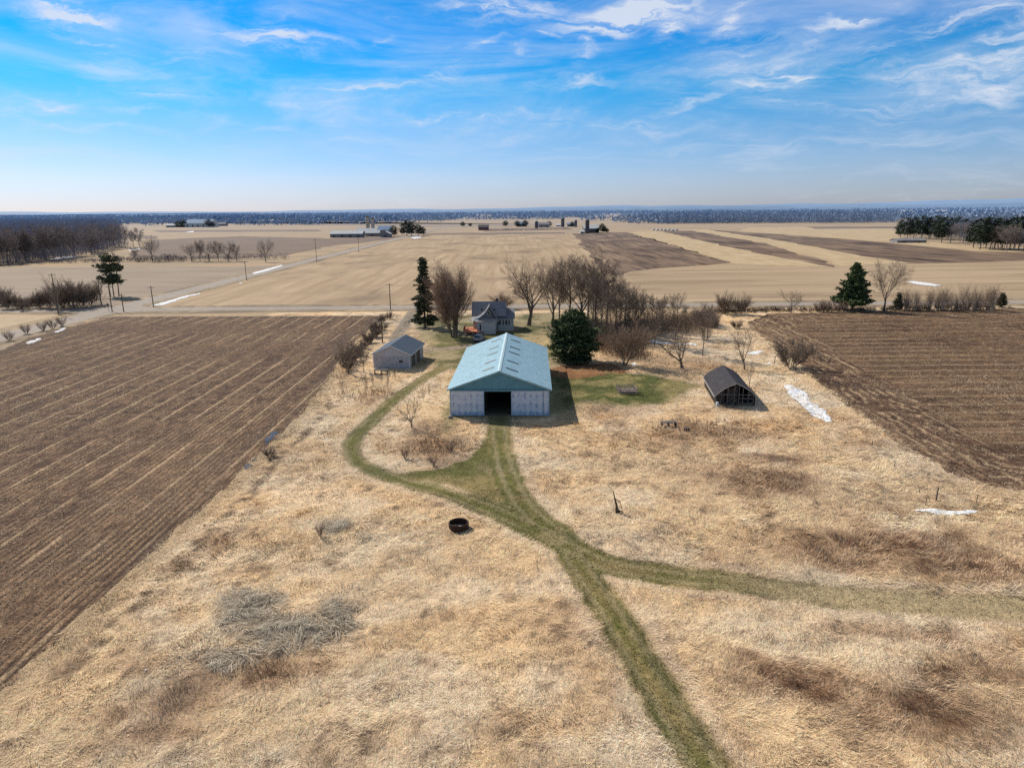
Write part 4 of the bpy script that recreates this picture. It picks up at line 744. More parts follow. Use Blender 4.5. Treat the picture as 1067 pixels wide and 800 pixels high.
for i, (P, am) in enumerate([([(815, 402), (822, 401), (842, 409), (846, 420), (860, 427), (869, 441), (860, 441), (845, 433), (836, 425), (822, 412)], .13), ([(948, 533), (965, 532), (985, 533), (1018, 533.5), (1019, 536), (990, 538.5), (968, 536)], .12), ([(776, 368), (785, 366), (796, 366), (795, 367.6), (785, 369)], .12), ([(794, 378), (801, 376.5), (806, 377.5), (800, 380)], .15),
        ([(664, 354), (680, 355), (705, 357.5), (728, 359), (728, 360.5), (700, 359.5), (675, 356.5)], .2), ([(653, 379), (660, 378), (666, 379.5), (660, 382)], .15), ([(147, 701), (153, 700), (159, 702), (153, 704)], .04)]): sheet('snow', P, SNOW, .06, i+3, am, .04)
for i, P in enumerate([[(155, 319), (175, 313.5), (190, 309), (210, 305), (209, 306.5), (190, 311.5), (172, 318)], [(262, 284.5), (275, 281), (294, 276), (295, 277.3), (280, 282), (265, 286)], [(943, 293), (955, 293.2), (983, 297.5), (975, 298.5), (955, 296.5)], [(26, 357), (42, 352), (44, 354), (30, 359)], [(56, 346), (68, 341), (69, 343), (60, 347)], [(247, 296), (252, 294), (253, 295.5)], [(427, 247.5), (437, 245.5), (440, 247.5), (432, 249)], [(132, 260.5), (146, 258.5), (147, 260), (135, 261.5)], [(50, 270), (70, 267), (85, 267), (60, 271)], [(192, 242), (202, 240.5), (203, 242)]]):
    sheet('snow', P, SNOW, .07, i+30, .3, .05, False)
m, nt, b = newmat('meltwater'); b.inputs['Base Color'].default_value = (.07, .06, .055, 1); b.inputs['Roughness'].default_value = .2; b.inputs['Specular IOR Level'].default_value = .5; b.inputs['IOR'].default_value = 1.33; bump(nt, b, noise(nt, 8, 3), .01)
sheet('water', [(277, 464), (273, 459), (282, 451), (290, 449), (291, 452), (284, 459)], m, .085, 5, .2, .0, False); sheet('water', [(254, 489), (266, 474), (271, 470), (270, 476), (260, 488)], m, .075, 6, .35, .0, False)
# ------------------------------------------------------------------ roads and distant fields
def flatpoly(name, P, mat, z, world=False):
    P = np.array(P, float) if world else GW(P)
    if name == 'far_field':      # real headlands wander: walk the outline and let it drift
        Q = []
        for a, b_ in zip(P, np.roll(P, -1, 0)):
            n = max(1, int(min(60, np.hypot(*(b_-a))/14))); Q += [a+(b_-a)*k/n for k in range(n)]
        Q = np.array(Q); w = np.clip(np.hypot(Q[:, 0], Q[:, 1])/170, .3, 4.5)[:, None]; P = Q+np.stack([fbm(Q[:, 0], Q[:, 1], 26, 3, 5)-.5, fbm(Q[:, 0], Q[:, 1], 26, 3, 9)-.5], 1)*w*np.array((3., 5.))
    V = np.c_[P, np.full(len(P), z)]; me = bpy.data.meshes.new(name); me.from_pydata([tuple(v) for v in V], [], [tuple(range(len(V)))]); me.materials.append(mat)
    if me.polygons[0].normal.z < 0: me.flip_normals()
    o = bpy.data.objects.new(name, me); COL.objects.link(o); return tag(o, kind='structure')
def strip(name, P, w, mat, z, wob=.35, seed=1):
    P = np.array(P, float); d = np.r_[0, np.cumsum(np.hypot(*np.diff(P, axis=0).T))]; s = np.arange(0, d[-1], 3.); X = np.interp(s, d, P[:, 0]); Y = np.interp(s, d, P[:, 1]); tx, ty = np.gradient(X), np.gradient(Y); l = np.hypot(tx, ty); tx, ty = tx/l, ty/l
    a = w/2+(fbm(s, s*0, 9, 3, seed)-.5)*wob*2; b = w/2+(fbm(s, s*0+9, 9, 3, seed+3)-.5)*wob*2; V = np.concatenate([np.stack([X-ty*a, Y+tx*a, X*0+z], 1), np.stack([X+ty*b, Y-tx*b, X*0+z], 1)]); n = len(s); i = np.arange(n-1)
    return tag(npmesh(name, V, np.stack([i+n, i+n+1, i+1, i], 1), mat), kind='structure')
def ground_mat(name, c1, c2, s3=(1, 1, 1), sc=.5, c4=None, rot=0., bmp=.0, k=.3, s4=(1, 1, 1)):
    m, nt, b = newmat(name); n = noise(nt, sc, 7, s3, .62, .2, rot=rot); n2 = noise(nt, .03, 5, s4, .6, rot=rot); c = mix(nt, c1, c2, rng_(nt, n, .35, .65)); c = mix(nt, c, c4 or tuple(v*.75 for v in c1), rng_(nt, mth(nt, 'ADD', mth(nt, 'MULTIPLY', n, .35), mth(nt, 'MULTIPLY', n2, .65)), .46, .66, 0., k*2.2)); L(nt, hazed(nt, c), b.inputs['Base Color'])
    if bmp: bump(nt, b, n, bmp)
    return m
GRAV = ground_mat('road_gravel', (.31, .26, .215), (.40, .34, .28), sc=.6, k=.15); VERGE = ground_mat('road_verge', (.20, .15, .10), (.44, .33, .2), sc=.25, c4=(.13, .1, .07), k=.4)
STUB = ground_mat('stubble', (.35, .245, .145), (.50, .365, .225), (1, .035, 1), .26, (.25, .175, .11), k=.5, s4=(1, .5, 1)); STUBX = ground_mat('stubble_cross', (.36, .26, .16), (.50, .37, .235), (.03, 1, 1), .2, (.26, .18, .11), k=.5, s4=(.3, 1.6, 1))
GOLD = ground_mat('golden_stubble', (.44, .32, .18), (.55, .415, .25), (.4, .1, 1), .4, k=.15); DARK = ground_mat('dark_soil', (.10, .064, .045), (.31, .21, .135), (1, .07, 1), .22, (.06, .038, .028), k=.5, rot=.25, s4=(1.5, .4, 1)); BRN = ground_mat('brown_field', (.155, .108, .076), (.26, .185, .125), (.1, 1, 1), .3, (.17, .12, .1), k=.4); GRN = ground_mat('greyish_field', (.26, .20, .145), (.37, .285, .20), (.06, 1, 1), .3, (.24, .185, .14), k=.3, s4=(.4, 1.4, 1))
flatpoly('far_field', [(-121, 228), (47, 228), (48, 300), (88, 932), (-120, 905)], STUB, .012, True)
flatpoly('far_field', [(640, 290), (656, 283.5), (700, 279), (760, 276.5), (860, 278.5), (960, 274.5), (1067, 272), (1180, 270), (1180, 312), (690, 318), (655, 318)], STUBX, .016)
flatpoly('far_field', [(597, 243.5), (652, 242), (690, 252), (758, 273.5), (742, 276), (700, 278.6), (655, 283), (641, 288), (628, 282), (610, 262)], DARK, .020)
flatpoly('far_field', [(619, 265), (632, 275), (640, 282), (631, 270)], STUB, .024)
flatpoly('far_field', [(652, 242), (685, 240.5), (748, 255), (805, 266), (868, 278), (800, 276.5), (760, 274.5), (700, 255.5)], GOLD, .020)
flatpoly('far_field', [(688, 240.6), (720, 240.5), (800, 254), (872, 276.5), (868, 278.2), (805, 266.8), (740, 253.2)], DARK, .024)
flatpoly('far_field', [(700, 239.6), (735, 239), (770, 243.5), (845, 256), (900, 267), (951, 274.3), (880, 277), (800, 253.5)], GOLD, .020)
flatpoly('far_field', [(735, 239.2), (770, 241.6), (850, 247), (925, 253.2), (1020, 262), (1180, 267), (1180, 271), (1067, 271.6), (952, 275), (900, 266.5), (845, 256.5), (795, 247.6)], DARK, .028)
flatpoly('far_field', [(780, 237), (930, 235.5), (935, 247), (1000, 256), (1180, 262), (1180, 266.6), (1020, 261.6), (925, 252.6), (850, 246.6), (770, 241)], GOLD, .020)
flatpoly('far_field', [(-136, 228), (-136, 402), (-800, 402), (-800, 228)], GRN, .012, True); flatpoly('far_field', [(-122, 165), (-122, 210), (-121, 213), (-121, 214)], VERGE, .012, True)
flatpoly('far_field', [(130, 268), (240, 270), (300, 266), (345, 256), (395, 251), (425, 247), (420, 245.5), (345, 248.5), (250, 246), (160, 250)], BRN, .016)
flatpoly('far_field', [(-100, 226.6), (420, 236.5), (560, 236), (560, 233.5), (200, 233)], GRN, .02)
flatpoly('far_field', [(440, 243.2), (505, 242.6), (590, 242), (590, 243.6), (500, 244.6), (440, 245)], BRN, .024); flatpoly('far_field', [(0, 243), (120, 243), (165, 246), (160, 249), (0, 247)], BRN, .024); flatpoly('far_field', [(160, 240), (330, 239.4), (335, 241.2), (165, 242)], BRN, .024); flatpoly('far_field', [(840, 236.4), (935, 236), (935, 238), (850, 238.6)], BRN, .024)
flatpoly('far_field', [(508, 238.2), (592, 237), (596, 239.2), (505, 241.2)], DARK, .03)
flatpoly('far_field', [(-600, 165), (-140, 165), (-140, 212), (-600, 212)], ground_mat('tan_verge', (.42, .31, .19), (.52, .39, .25), sc=.3), .012, True)
strip('road_verge', [(ROADX, -80), (ROADX, 1500)], 15, VERGE, .05, 1.2, 1); strip('road_verge', [(-900, ROADY), (900, ROADY)], 17, VERGE, .055, 1.4, 2)
strip('road', [(ROADX, -80), (ROADX, 1500)], 8.4, GRAV, .064, .3, 3); strip('road', [(-900, ROADY), (900, ROADY)], 7.2, GRAV, .068, .3, 4)
flatpoly('road', [(ROADX-3.4, ROADY-14), (ROADX+3.4, ROADY-14), (ROADX+6, ROADY-7), (ROADX+15, ROADY-3.3), (ROADX+15, ROADY+3.3), (ROADX+6, ROADY+7), (ROADX+3.4, ROADY+14), (ROADX-3.4, ROADY+14), (ROADX-6, ROADY+7), (ROADX-15, ROADY+3.3), (ROADX-15, ROADY-3.3), (ROADX-6, ROADY-7)], GRAV, .072, True)
# ------------------------------------------------------------------ woods
WOODM = attr_mat('wood_mass', .15, .5, haze=(900., (.30, .42, .60)))
def mass(name, x, y, h, wid, ns, sl, sw, cols, label, cat='woods', up=.9, seed=1, z0=.12):
    """many trees read as one wood: every tree a fan of thin slips"""
    R = np.random.default_rng(seed); n = len(x); i = np.repeat(np.arange(n), ns); m = n*ns; a = R.random(m)*2*PI; q = np.sqrt(R.random(m)); t = R.random(m)**.8; pr = np.sin(PI*np.clip(t*.8+.18, 0, 1))**.7
    r = wid[i]*.5*q*pr; px_, py_ = x[i]+r*np.cos(a), y[i]+r*np.sin(a); pz = h[i]*(z0+(.92-z0)*t); d = np.stack([np.cos(a)*q*.7, np.sin(a)*q*.7, np.full(m, up)], 1)+R.normal(0, .25, (m, 3)); d /= np.linalg.norm(d, axis=1, keepdims=True); w = np.cross(d, R.normal(0, 1, (m, 3))); w /= np.linalg.norm(w, axis=1, keepdims=True)
    s = (sl*R.uniform(.6, 1.3, m))[:, None]; P = np.stack([px_, py_, pz], 1); W_ = w*(sw*R.uniform(.6, 1.4, m))[:, None]; V = np.stack([P-W_, P+W_, P+d*s], 1)
    tw = np.where(h > 8, .16, .01); tr = np.stack([np.stack([x-tw, y, x*0], 1), np.stack([x+tw, y, x*0], 1), np.stack([x, y, h*.8], 1)], 1); V = np.concatenate([V, tr]).reshape(-1, 3)
    k = R.random(n)[i]*.6+R.random(m)*.4; c = cols[0]*(1-k[:, None])+cols[1]*k[:, None]; c = np.concatenate([c, np.ones((n, 3))*cols[0]]); F = np.arange(len(V)).reshape(-1, 3)
    return tag(npmesh(name, V, F, WOODM, np.repeat(c, 3, 0)), label, cat, kind='stuff')
def fillpoly(P, n, seed):
    R = np.random.default_rng(seed); a, b = P.min(0), P.max(0); X = R.uniform(a[0], b[0], n*4); Y = R.uniform(a[1], b[1], n*4); k = inpoly(X, Y, P); return X[k][:n], Y[k][:n], R
P = GW([(-160, 284), (0, 274.5), (50, 269.5), (100, 262), (122, 256), (128, 249), (100, 241), (-160, 243)]); x, y, R = fillpoly(P, 3000, 5); n = len(x)
mass('bare_woods', x, y, R.uniform(17, 26, n), R.uniform(8, 14, n), 130, 2.8, .17, (c3(.15, .115, .115), c3(.30, .235, .215)), 'dense bare grey-brown woodlot on the far left', z0=.04)
fr = spline(GW([(-12, 276.5), (20, 273), (50, 270.5), (80, 266.5), (105, 262), (122, 257)]), 12)
for i in range(34):
    t = i/33*(len(fr)-1); k = int(min(t, len(fr)-2)); p = fr[k]*(1-(t-k))+fr[k+1]*(t-k); put((tall, tall2)[i % 2], p[0]+random.uniform(-3, 3), p[1]+random.uniform(-5, 5), random.uniform(16, 23), 'bare tree in the front row of the woodlot on the far left', group='front row of the left woodlot', sx=1.5, name='bare_tree', onrelief=False)
for px, py, tp, lb in ((118, 257, 233, 'bare tree at the right end of the woodlot'), (131, 259, 234, 'tall narrow bare tree just past the right end of the woodlot'), (139, 258, 239, 'slimmer bare tree standing right of the narrow tall one'), (146, 259, 237, 'leaning thin bare tree right of the woodlot')): putpx(tall, px, py, tp, lb, sx=1.2)
putpx(maple2, 159, 272.5, 246, 'broad bare tree alone on the left hedge line', sx=.95); putpx(tall, 141, 272, 257, 'small bare tree left of the broad hedge line tree', sx=1.6); putpx(maple2, 277, 273, 248.5, 'rounded bare tree standing alone right of the row of six', sx=.85)
for i, (px, tp) in enumerate(((200, 253), (209, 250), (218, 250), (228, 251), (238, 251), (247, 254))): putpx((maple2, tall)[i % 2], px, 272.5, tp, 'bare tree in the row of six on the left hedge line', group='row of six trees on the left hedge line', sx=1.15)
def hedge(name, P, n, h, wd, label, seed, cols=(c3(.07, .055, .045), c3(.17, .125, .095))):
    P = spline(GW(P), 6); R = np.random.default_rng(seed); t = R.random(n)*(len(P)-1); k = t.astype(int).clip(0, len(P)-2); q = P[k]*(1-(t-k))[:, None]+P[k+1]*(t-k)[:, None]; x = q[:, 0]+R.normal(0, wd, n); y = q[:, 1]+R.normal(0, wd, n)
    return mass(name, x, y, R.uniform(.4, 1.1, n)*h, R.uniform(.8, 1.6, n)*h, 30, h*.35, .06, cols, label, 'hedge', seed=seed, z0=.0)
hedge('hedge', [(-60, 279), (0, 276.5), (100, 273.5), (180, 272.5), (300, 270)], 420, 4.0, 3, 'dark ragged brush along the far side of the left stubble field', 3)
hedge('hedge', [(-20, 275.5), (20, 272), (50, 269.5), (80, 265.5), (105, 261), (124, 256)], 420, 8, 6, 'brushy undergrowth along the front of the left woodlot', 13, (c3(.15, .115, .105), c3(.30, .235, .20)))
hedge('hedge', [(0, 320), (50, 319), (100, 316)], 90, 3.2, 3, 'grey brush under the thicket left of the junction', 4); hedge('hedge', [(170, 273), (188, 272.5)], 20, 5, 2, 'low dark bush row left of the six trees', 6)
hedge('hedge', [(740, 326), (800, 324.5), (900, 324), (1040, 322)], 420, 1.2, 1.6, 'low dry brush on the far edge of the right brown field', 7)
# right woods
P = GW([(936, 247), (985, 250.5), (1005, 257), (1067, 263), (1180, 264), (1180, 240), (1000, 237), (940, 239)]); x, y, R = fillpoly(P, 800, 9); n = len(x)
mass('bare_woods', x, y, R.uniform(12, 19, n), R.uniform(6, 10, n), 60, 2.6, .16, (c3(.15, .12, .11), c3(.30, .24, .20)), 'bare grey-brown trees filling the wood on the far right', z0=.15)
k = R.random(n) < .35; x2, y2 = x[k]+5, y[k]-6; n2 = len(x2); mass('pine_woods', x2, y2, R.uniform(13, 21, n2), R.uniform(7, 11, n2), 130, 2.0, .42, (c3(.018, .03, .02), c3(.06, .08, .045)), 'dark green pines mixed into the wood on the far right', up=.2, z0=.2)
dpine = conifer(41, 17, 4.6, 3, lambda f: math.sin(PI*min(1, f*.8+.22))**.6, 8, 8, (c3(.018, .03, .018), c3(.065, .08, .04)), 9, 1.0, rise=.2, name='pine_tree', holes=.12, spread=.5, sub=False)
for i, (px, py, tp) in enumerate([(938, 248, 229), (945, 249, 227), (952, 248, 226), (960, 249, 225), (968, 249, 226), (975, 250, 225), (981, 253, 226), (1014, 258, 229), (1021, 260, 228), (1027, 259, 226), (1036, 259, 227), (1044, 260, 229), (1052, 260, 226), (1061, 261, 225), (1069, 261, 227), (988, 249, 227), (996, 247, 226), (1004, 248, 228)]):
    putpx(dpine, px, py, tp, 'dark pine in the front row of the wood on the far right', group='front pines of the far right wood', sx=1.1, name='pine_tree')
for i, (px, py, tp) in enumerate([(1000, 252, 232), (1008, 254, 231), (990, 253, 233), (1031, 260, 236), (1040, 260, 236), (1057, 262, 236), (1049, 262, 234)]): putpx(tall, px, py, tp, 'bare tree between the pines of the far right wood', group='bare front trees of the far right wood', sx=1.9, name='bare_tree')
P = GW([(688, 233.5), (780, 232.8), (900, 232.6), (935, 232), (935, 228), (690, 228.5)]); x, y, R = fillpoly(P, 3200, 12); n = len(x)
mass('bare_woods', x, y, R.uniform(15, 26, n), R.uniform(9, 16, n), 46, 3.8, .45, (c3(.10, .085, .085), c3(.19, .155, .145)), 'long bare wood in the distance behind the strip fields', z0=.0)
# woods to the horizon
R = np.random.default_rng(77); X, Y = [], []
for q in range(120):
    D = 1500*(8.5)**(R.random()**.7); cx = R.uniform(-.85, .85)*D; ln = R.uniform(.06, .35)*D; dp = R.uniform(25, 90); m = int(np.clip(ln*dp/160, 20, 420)); 
    if D < 2300 and -.5*D < cx < .25*D: m = m//3
    X.append(cx+R.uniform(-.5, .5, m)*ln); Y.append(D+R.normal(0, 1, m)*dp+.1*X[-1])
x, y = np.concatenate(X), np.concatenate(Y); k = ~((y < 2400) & (np.abs(x+.0*y) < 200)); x, y = x[k], y[k]; n = len(x); dd = np.hypot(x, y)
mass('distant_woods', x, y, R.uniform(9, 19, n)*(1+dd/12000), R.uniform(14, 30, n)*(1+dd/6000), 14, 7., 2.2, (c3(.08, .08, .08), c3(.13, .12, .115)), 'blue hazy tree belts scattered towards the horizon', up=.5, z0=.0)
# hills
def hills(D, h0, seed, xr=.0):
    a = np.linspace(-.9, .9, 260); r = np.ones_like(a)*D; X0, Y0 = np.sin(a)*r, np.cos(a)*r; hh = h0*(.35+.9*fbm(a*9, a*0, 1, 4, seed))*(1+xr*np.clip(a, -.2, 1)); V = []; 
    for k, (f, g_) in enumerate(((.94, -.05), (.97, .6), (1., 1.), (1.05, .7), (1.12, -.05))): V.append(np.stack([X0*f, Y0*f, hh*g_], 1))
    n = len(a); i = np.arange(n-1); F = np.concatenate([np.stack([i+k*n, i+1+k*n, i+1+(k+1)*n, i+(k+1)*n], 1) for k in range(4)]); return tag(npmesh('hills', np.concatenate(V), F, plain('hazed_hill_forest', (.12, .19, .29), .15, .01, haze=(1e4, (.26, .38, .56)), coord='world'), smooth=True), kind='structure')  # forest base colour is already blued, haze painted in
hills(6500, 42, 3, 1.0); hills(10500, 70, 8, 1.0); hills(17000, 115, 12, .9)
# ------------------------------------------------------------------ distant farms
FW = plain('far_white_roof', (.62, .62, .60), .08, .2, haze=True); FB = plain('far_blue_roof', (.25, .34, .45), .1, .2, haze=True); FD = plain('far_dark_wall', (.10, .085, .08), .2, .2, haze=True); FG = plain('far_grey_wall', (.24, .23, .23), .15, .2, haze=True); FT = plain('silo_stave', (.37, .33, .27), .15, .3, haze=True); FR = plain('far_red_wall', (.16, .07, .055), .15, .2, haze=True)
def shed(px0, px1, py, top, dep, wm, rm, label, name='barn', eave=.55, cat='barn', axis='x', dy=0):
    (xa, ya), (xb, yb) = G(px0, py), G(px1, py); ln = abs(xb-xa); cx, cy = (xa+xb)/2, (ya+yb)/2+dy; h_ = hat(cx, cy+dep/2, top); t_ = thing(name, label, cat, (cx, cy, 0)); e = h_*eave
    MB().box(-ln/2, ln/2, 0, dep, 0, e).build('wall', wm, t_); w = MB()
    if axis == 'x': w.slab([(-ln/2-.5, -.5, e), (ln/2+.5, -.5, e), (ln/2+.5, dep/2, h_), (-ln/2-.5, dep/2, h_)], .2).slab([(-ln/2-.5, dep/2, h_), (ln/2+.5, dep/2, h_), (ln/2+.5, dep+.5, e), (-ln/2-.5, dep+.5, e)], .2); g_ = MB().slab([(-ln/2, .1, e), (-ln/2, dep-.1, e), (-ln/2, dep/2, h_-.2)], .2, (-1, 0, 0)).slab([(ln/2, .1, e), (ln/2, dep-.1, e), (ln/2, dep/2, h_-.2)], .2, (1, 0, 0))
    else: w.slab([(-ln/2-.5, -.5, e), (0, -.5, h_), (0, dep+.5, h_), (-ln/2-.5, dep+.5, e)], .2).slab([(0, -.5, h_), (ln/2+.5, -.5, e), (ln/2+.5, dep+.5, e), (0, dep+.5, h_)], .2); g_ = MB().slab([(-ln/2+.1, .05, e), (ln/2-.1, .05, e), (0, .05, h_-.2)], .3, (0, -1, 0))
    w.build('roof', rm, t_); g_.build('gable', wm, t_); n = max(1, int(ln/9)); 
    for k in range(min(n, 5)): xx = -ln/2+(k+.5)*ln/min(n, 5); MB().box(xx-1.3, xx+1.3, -.12, -.01, .1, e*.7).build('door', FD if wm is not FD else FG, t_)
    return t_
def silo(px, py, top, r, mat, label, dome=FG):
    x, y = G(px, py); h_ = hat(x, y, top); t_ = thing('silo', label, 'silo', (x, y, 0)); MB().lathe([(r, 0), (r, h_-r*.8)], 20).build('silo_wall', mat, t_, True); MB().lathe([(r*1.03, h_-r*.8), (r*.85, h_-r*.4), (r*.5, h_-r*.1), (0, h_)], 20).build('dome', dome, t_, True); w = MB()
    for k in range(1, 7): w.lathe([(r+.06, k*h_/8), (r+.06, k*h_/8+.25)], 20)
    w.build('hoop', FG, t_)
shed(345, 377, 247.6, 240.3, 14, FG, FW, 'long low white-roofed barn at the left end of the distant farm'); shed(368, 389, 245.5, 237.8, 12, FG, FW, 'white-roofed barn behind the long low one', dy=20); shed(381, 395, 246.5, 239.8, 11, FG, FW, 'short white-roofed barn in the middle of the distant farm')
shed(394, 407, 244.8, 235.3, 16, FG, FB, 'tall blue-roofed barn at the distant farm'); shed(397, 406.5, 247.4, 240.8, 12, FG, FW, 'small white gabled shed in front of the blue-roofed barn', 'shed', cat='shed', axis='y')
silo(383.8, 244, 224.6, 2.6, FT, 'tan silo with a dark dome, taller left one of the pair', FD); silo(389, 244.3, 226.5, 2.4, FT, 'tan silo with a dark dome, right one of the pair', FD)
for px, py, tp, lb in ((410.5, 246.5, 235, 'dark evergreen just right of the blue-roofed barn'), (424, 246, 229.5, 'tallest dark evergreen right of the distant farm'), (429, 246.5, 231, 'second dark evergreen right of the distant farm'), (436, 246, 234, 'lower evergreen at the right end of the farm grove'), (441, 245.5, 236.5, 'smallest evergreen at the right end of the farm grove'), (419, 245, 236, 'low dark tree left of the tallest farm evergreen')): putpx(dpine, px, py, tp, lb, sx=1.5, name='pine_tree')
shed(608, 624.5, 242.8, 234.2, 16, FD, FW, 'white-roofed dark barn beside the silo in the distance'); silo(611.8, 243.4, 228, 2.7, FD, 'dark silo in front of the white-roofed distant barn'); shed(604.5, 609, 243.3, 239.8, 8, FW, FW, 'tiny white shed left of the dark silo', 'shed', cat='shed')
for px, tp in ((627, 233), (630, 236), (633, 238), (622, 238)): putpx(dpine, px, 242.8, tp, 'dark tree at the right end of the white-roofed distant barn', group='trees beside the white-roofed barn', sx=1.5, name='pine_tree')
shed(498.5, 509, 240, 234.2, 14, FR, FD, 'small red-brown barn alone in the far stubble'); shed(538, 549, 236.2, 231, 14, FG, FB, 'blue-grey shed far behind the big stubble field', 'shed', cat='shed'); silo(559, 237.8, 230, 3., FD, 'dark silo standing between two far sheds'); shed(561, 573, 236.8, 231.8, 14, FG, FG, 'long grey shed right of the far dark silo', 'shed', cat='shed')
shed(579, 584.5, 236, 233.3, 12, FW, FW, 'small white shed left of the tallest far silo', 'shed', cat='shed'); silo(586.3, 236.6, 226.4, 3.2, FD, 'tallest dark silo in the centre distance'); shed(591, 599, 236.2, 232, 14, FG, FB, 'blue shed right of the tallest far silo', 'shed', cat='shed'); silo(599.8, 236.6, 229, 2.6, FD, 'slim dark silo beside the far blue shed')
for px, tp in ((539, 230), (547.5, 229.5), (572, 230.5), (527, 230), (482, 231), (490, 232.5), (596, 231)): putpx(dpine, px, 236.3, tp, 'dark tree among the sheds in the centre distance', group='trees among the central far sheds', sx=2., name='pine_tree')
for i, (px, py) in enumerate(((681, 240.3), (685, 240.6), (689, 240.2), (693, 240.7), (697, 240.2), (701, 240.8), (705, 240.2))):
    x, y = G(px, py); o = MB().lathe([(0, 0), (2.0, .1), (2.3, 1.2), (1.7, 2.3), (0, 2.6)], 10).build('wrapped_bale', FW, None, True); o.location = (x, y, 0); tag(o, 'white wrapped bale in a row at the far end of the golden strip', 'bale', 'row of white bales')
shed(195, 218, 236.8, 228.5, 40, FW, FB, 'large pale blue barn in the left distance', eave=.5); shed(175, 193, 236.9, 233.2, 16, FG, FW, 'low white shed left of the large pale blue barn', 'shed', cat='shed'); shed(226, 234, 235.6, 231.8, 16, FG, FG, 'small grey shed right of the large pale blue barn', 'shed', cat='shed')
for px, tp in ((191, 229), (217.5, 228.5), (222, 231), (186, 230)): putpx(dpine, px, 236.9, tp, 'dark tree beside the large pale blue barn', group='trees beside the pale blue barn', sx=2., name='pine_tree')
shed(269, 274, 233.2, 228.8, 20, FW, FB, 'pale building in the far left haze'); shed(280, 284, 233, 228.5, 20, FW, FW, 'white building in the far left haze'); shed(933, 967, 253., 248.2, 12, FG, FG, 'long low grey shed in front of the far right wood', 'shed', cat='shed')
for i in range(12): px = 868+i*8+random.uniform(-2, 2); x, y = G(px, 226.5); o = MB().box(-15, 15, 0, 20, 0, 9).slab([(-16, -1, 9.2), (16, -1, 9.2), (16, 10, 13), (-16, 10, 13)], 1).slab([(-16, 10, 13), (16, 10, 13), (16, 21, 9.2), (-16, 21, 9.2)], 1).build('distant_building', FW); o.location = (x, y+random.uniform(-150, 150), 8); tag(o, 'white building of a town far off in the right haze', 'building', 'distant town buildings')
# ------------------------------------------------------------------ sky, sun, camera
SUN_EL, SUN_AZ = math.radians(39), math.radians(-46)      # azimuth from +Y towards +X
wd = bpy.data.worlds.new('World'); S.world = wd; wd.use_nodes = True; nt = wd.node_tree; nt.nodes.clear(); out = N(nt, 'ShaderNodeOutputWorld'); bg = N(nt, 'ShaderNodeBackground'); bg.inputs[1].default_value = .1; L(nt, bg.outputs[0], out.inputs[0])
sky = N(nt, 'ShaderNodeTexSky'); sky.sky_type = 'NISHITA'; sky.sun_disc = False; sky.sun_elevation = SUN_EL; sky.sun_rotation = SUN_AZ; sky.altitude = 300; sky.air_density = 1.; sky.dust_density = .4; sky.ozone_density = 1.6
tc = N(nt, 'ShaderNodeTexCoord'); sep = N(nt, 'ShaderNodeSeparateXYZ'); L(nt, tc.outputs['Generated'], sep.inputs[0]); el = mth(nt, 'ARCSINE', sep.outputs[2]); az = mth(nt, 'ARCTAN2', sep.outputs[0], sep.outputs[1])
rp = N(nt, 'ShaderNodeValToRGB'); e = rp.color_ramp; L(nt, mth(nt, 'MULTIPLY', el, 1/.35), rp.inputs[0])
STOPS = SKYSTOPS = [(0., (.64, .73, 1.16)), (.12, (.64, .77, 1.17)), (.28, (.42, .74, 1.14)), (.46, (.11, .76, 1.2)), (.64, (.01, .68, 1.28)), (.84, (.0, .66, 1.2)), (1., (.80, .80, .78))]
e.elements[0].position = STOPS[0][0]; e.elements[0].color = (*STOPS[0][1], 1); e.elements[1].position = 1.; e.elements[1].color = (*STOPS[-1][1], 1)
for p, c in STOPS[1:-1]: q = e.elements.new(p); q.color = (*c, 1)
base = mix(nt, sky.outputs[0], rp.outputs[0], 1., 'MULTIPLY')
def direction(px, py):
    d = _fw+(px-CX)/CF*_rt+(CY-py)/CF*_up; d = d/np.linalg.norm(d); return math.atan2(d[0], d[1]), math.asin(d[2])
vec = N(nt, 'ShaderNodeCombineXYZ'); L(nt, az, vec.inputs[0]); L(nt, el, vec.inputs[1])
def wnoise(sc, det, s3, dist=0., rot=0., rough=.6, src=None):
    mp = N(nt, 'ShaderNodeMapping'); mp.inputs['Scale'].default_value = s3; mp.inputs['Rotation'].default_value = (0, 0, rot); L(nt, src or vec.outputs[0], mp.inputs[0]); n = N(nt, 'ShaderNodeTexNoise'); n.inputs['Scale'].default_value = sc; n.inputs['Detail'].default_value = det; n.inputs['Roughness'].default_value = rough; n.inputs['Distortion'].default_value = dist; L(nt, mp.outputs[0], n.inputs[0]); return n
wz = wnoise(9, 5, (1, 2, 1)); wo = N(nt, 'ShaderNodeVectorMath', operation='SUBTRACT'); L(nt, wz.outputs[1], wo.inputs[0]); wo.inputs[1].default_value = (.5, .5, .5); ws = N(nt, 'ShaderNodeVectorMath', operation='SCALE'); L(nt, wo.outputs[0], ws.inputs[0]); ws.inputs['Scale'].default_value = .07; wv = N(nt, 'ShaderNodeVectorMath', operation='ADD'); L(nt, vec.outputs[0], wv.inputs[0]); L(nt, ws.outputs[0], wv.inputs[1])
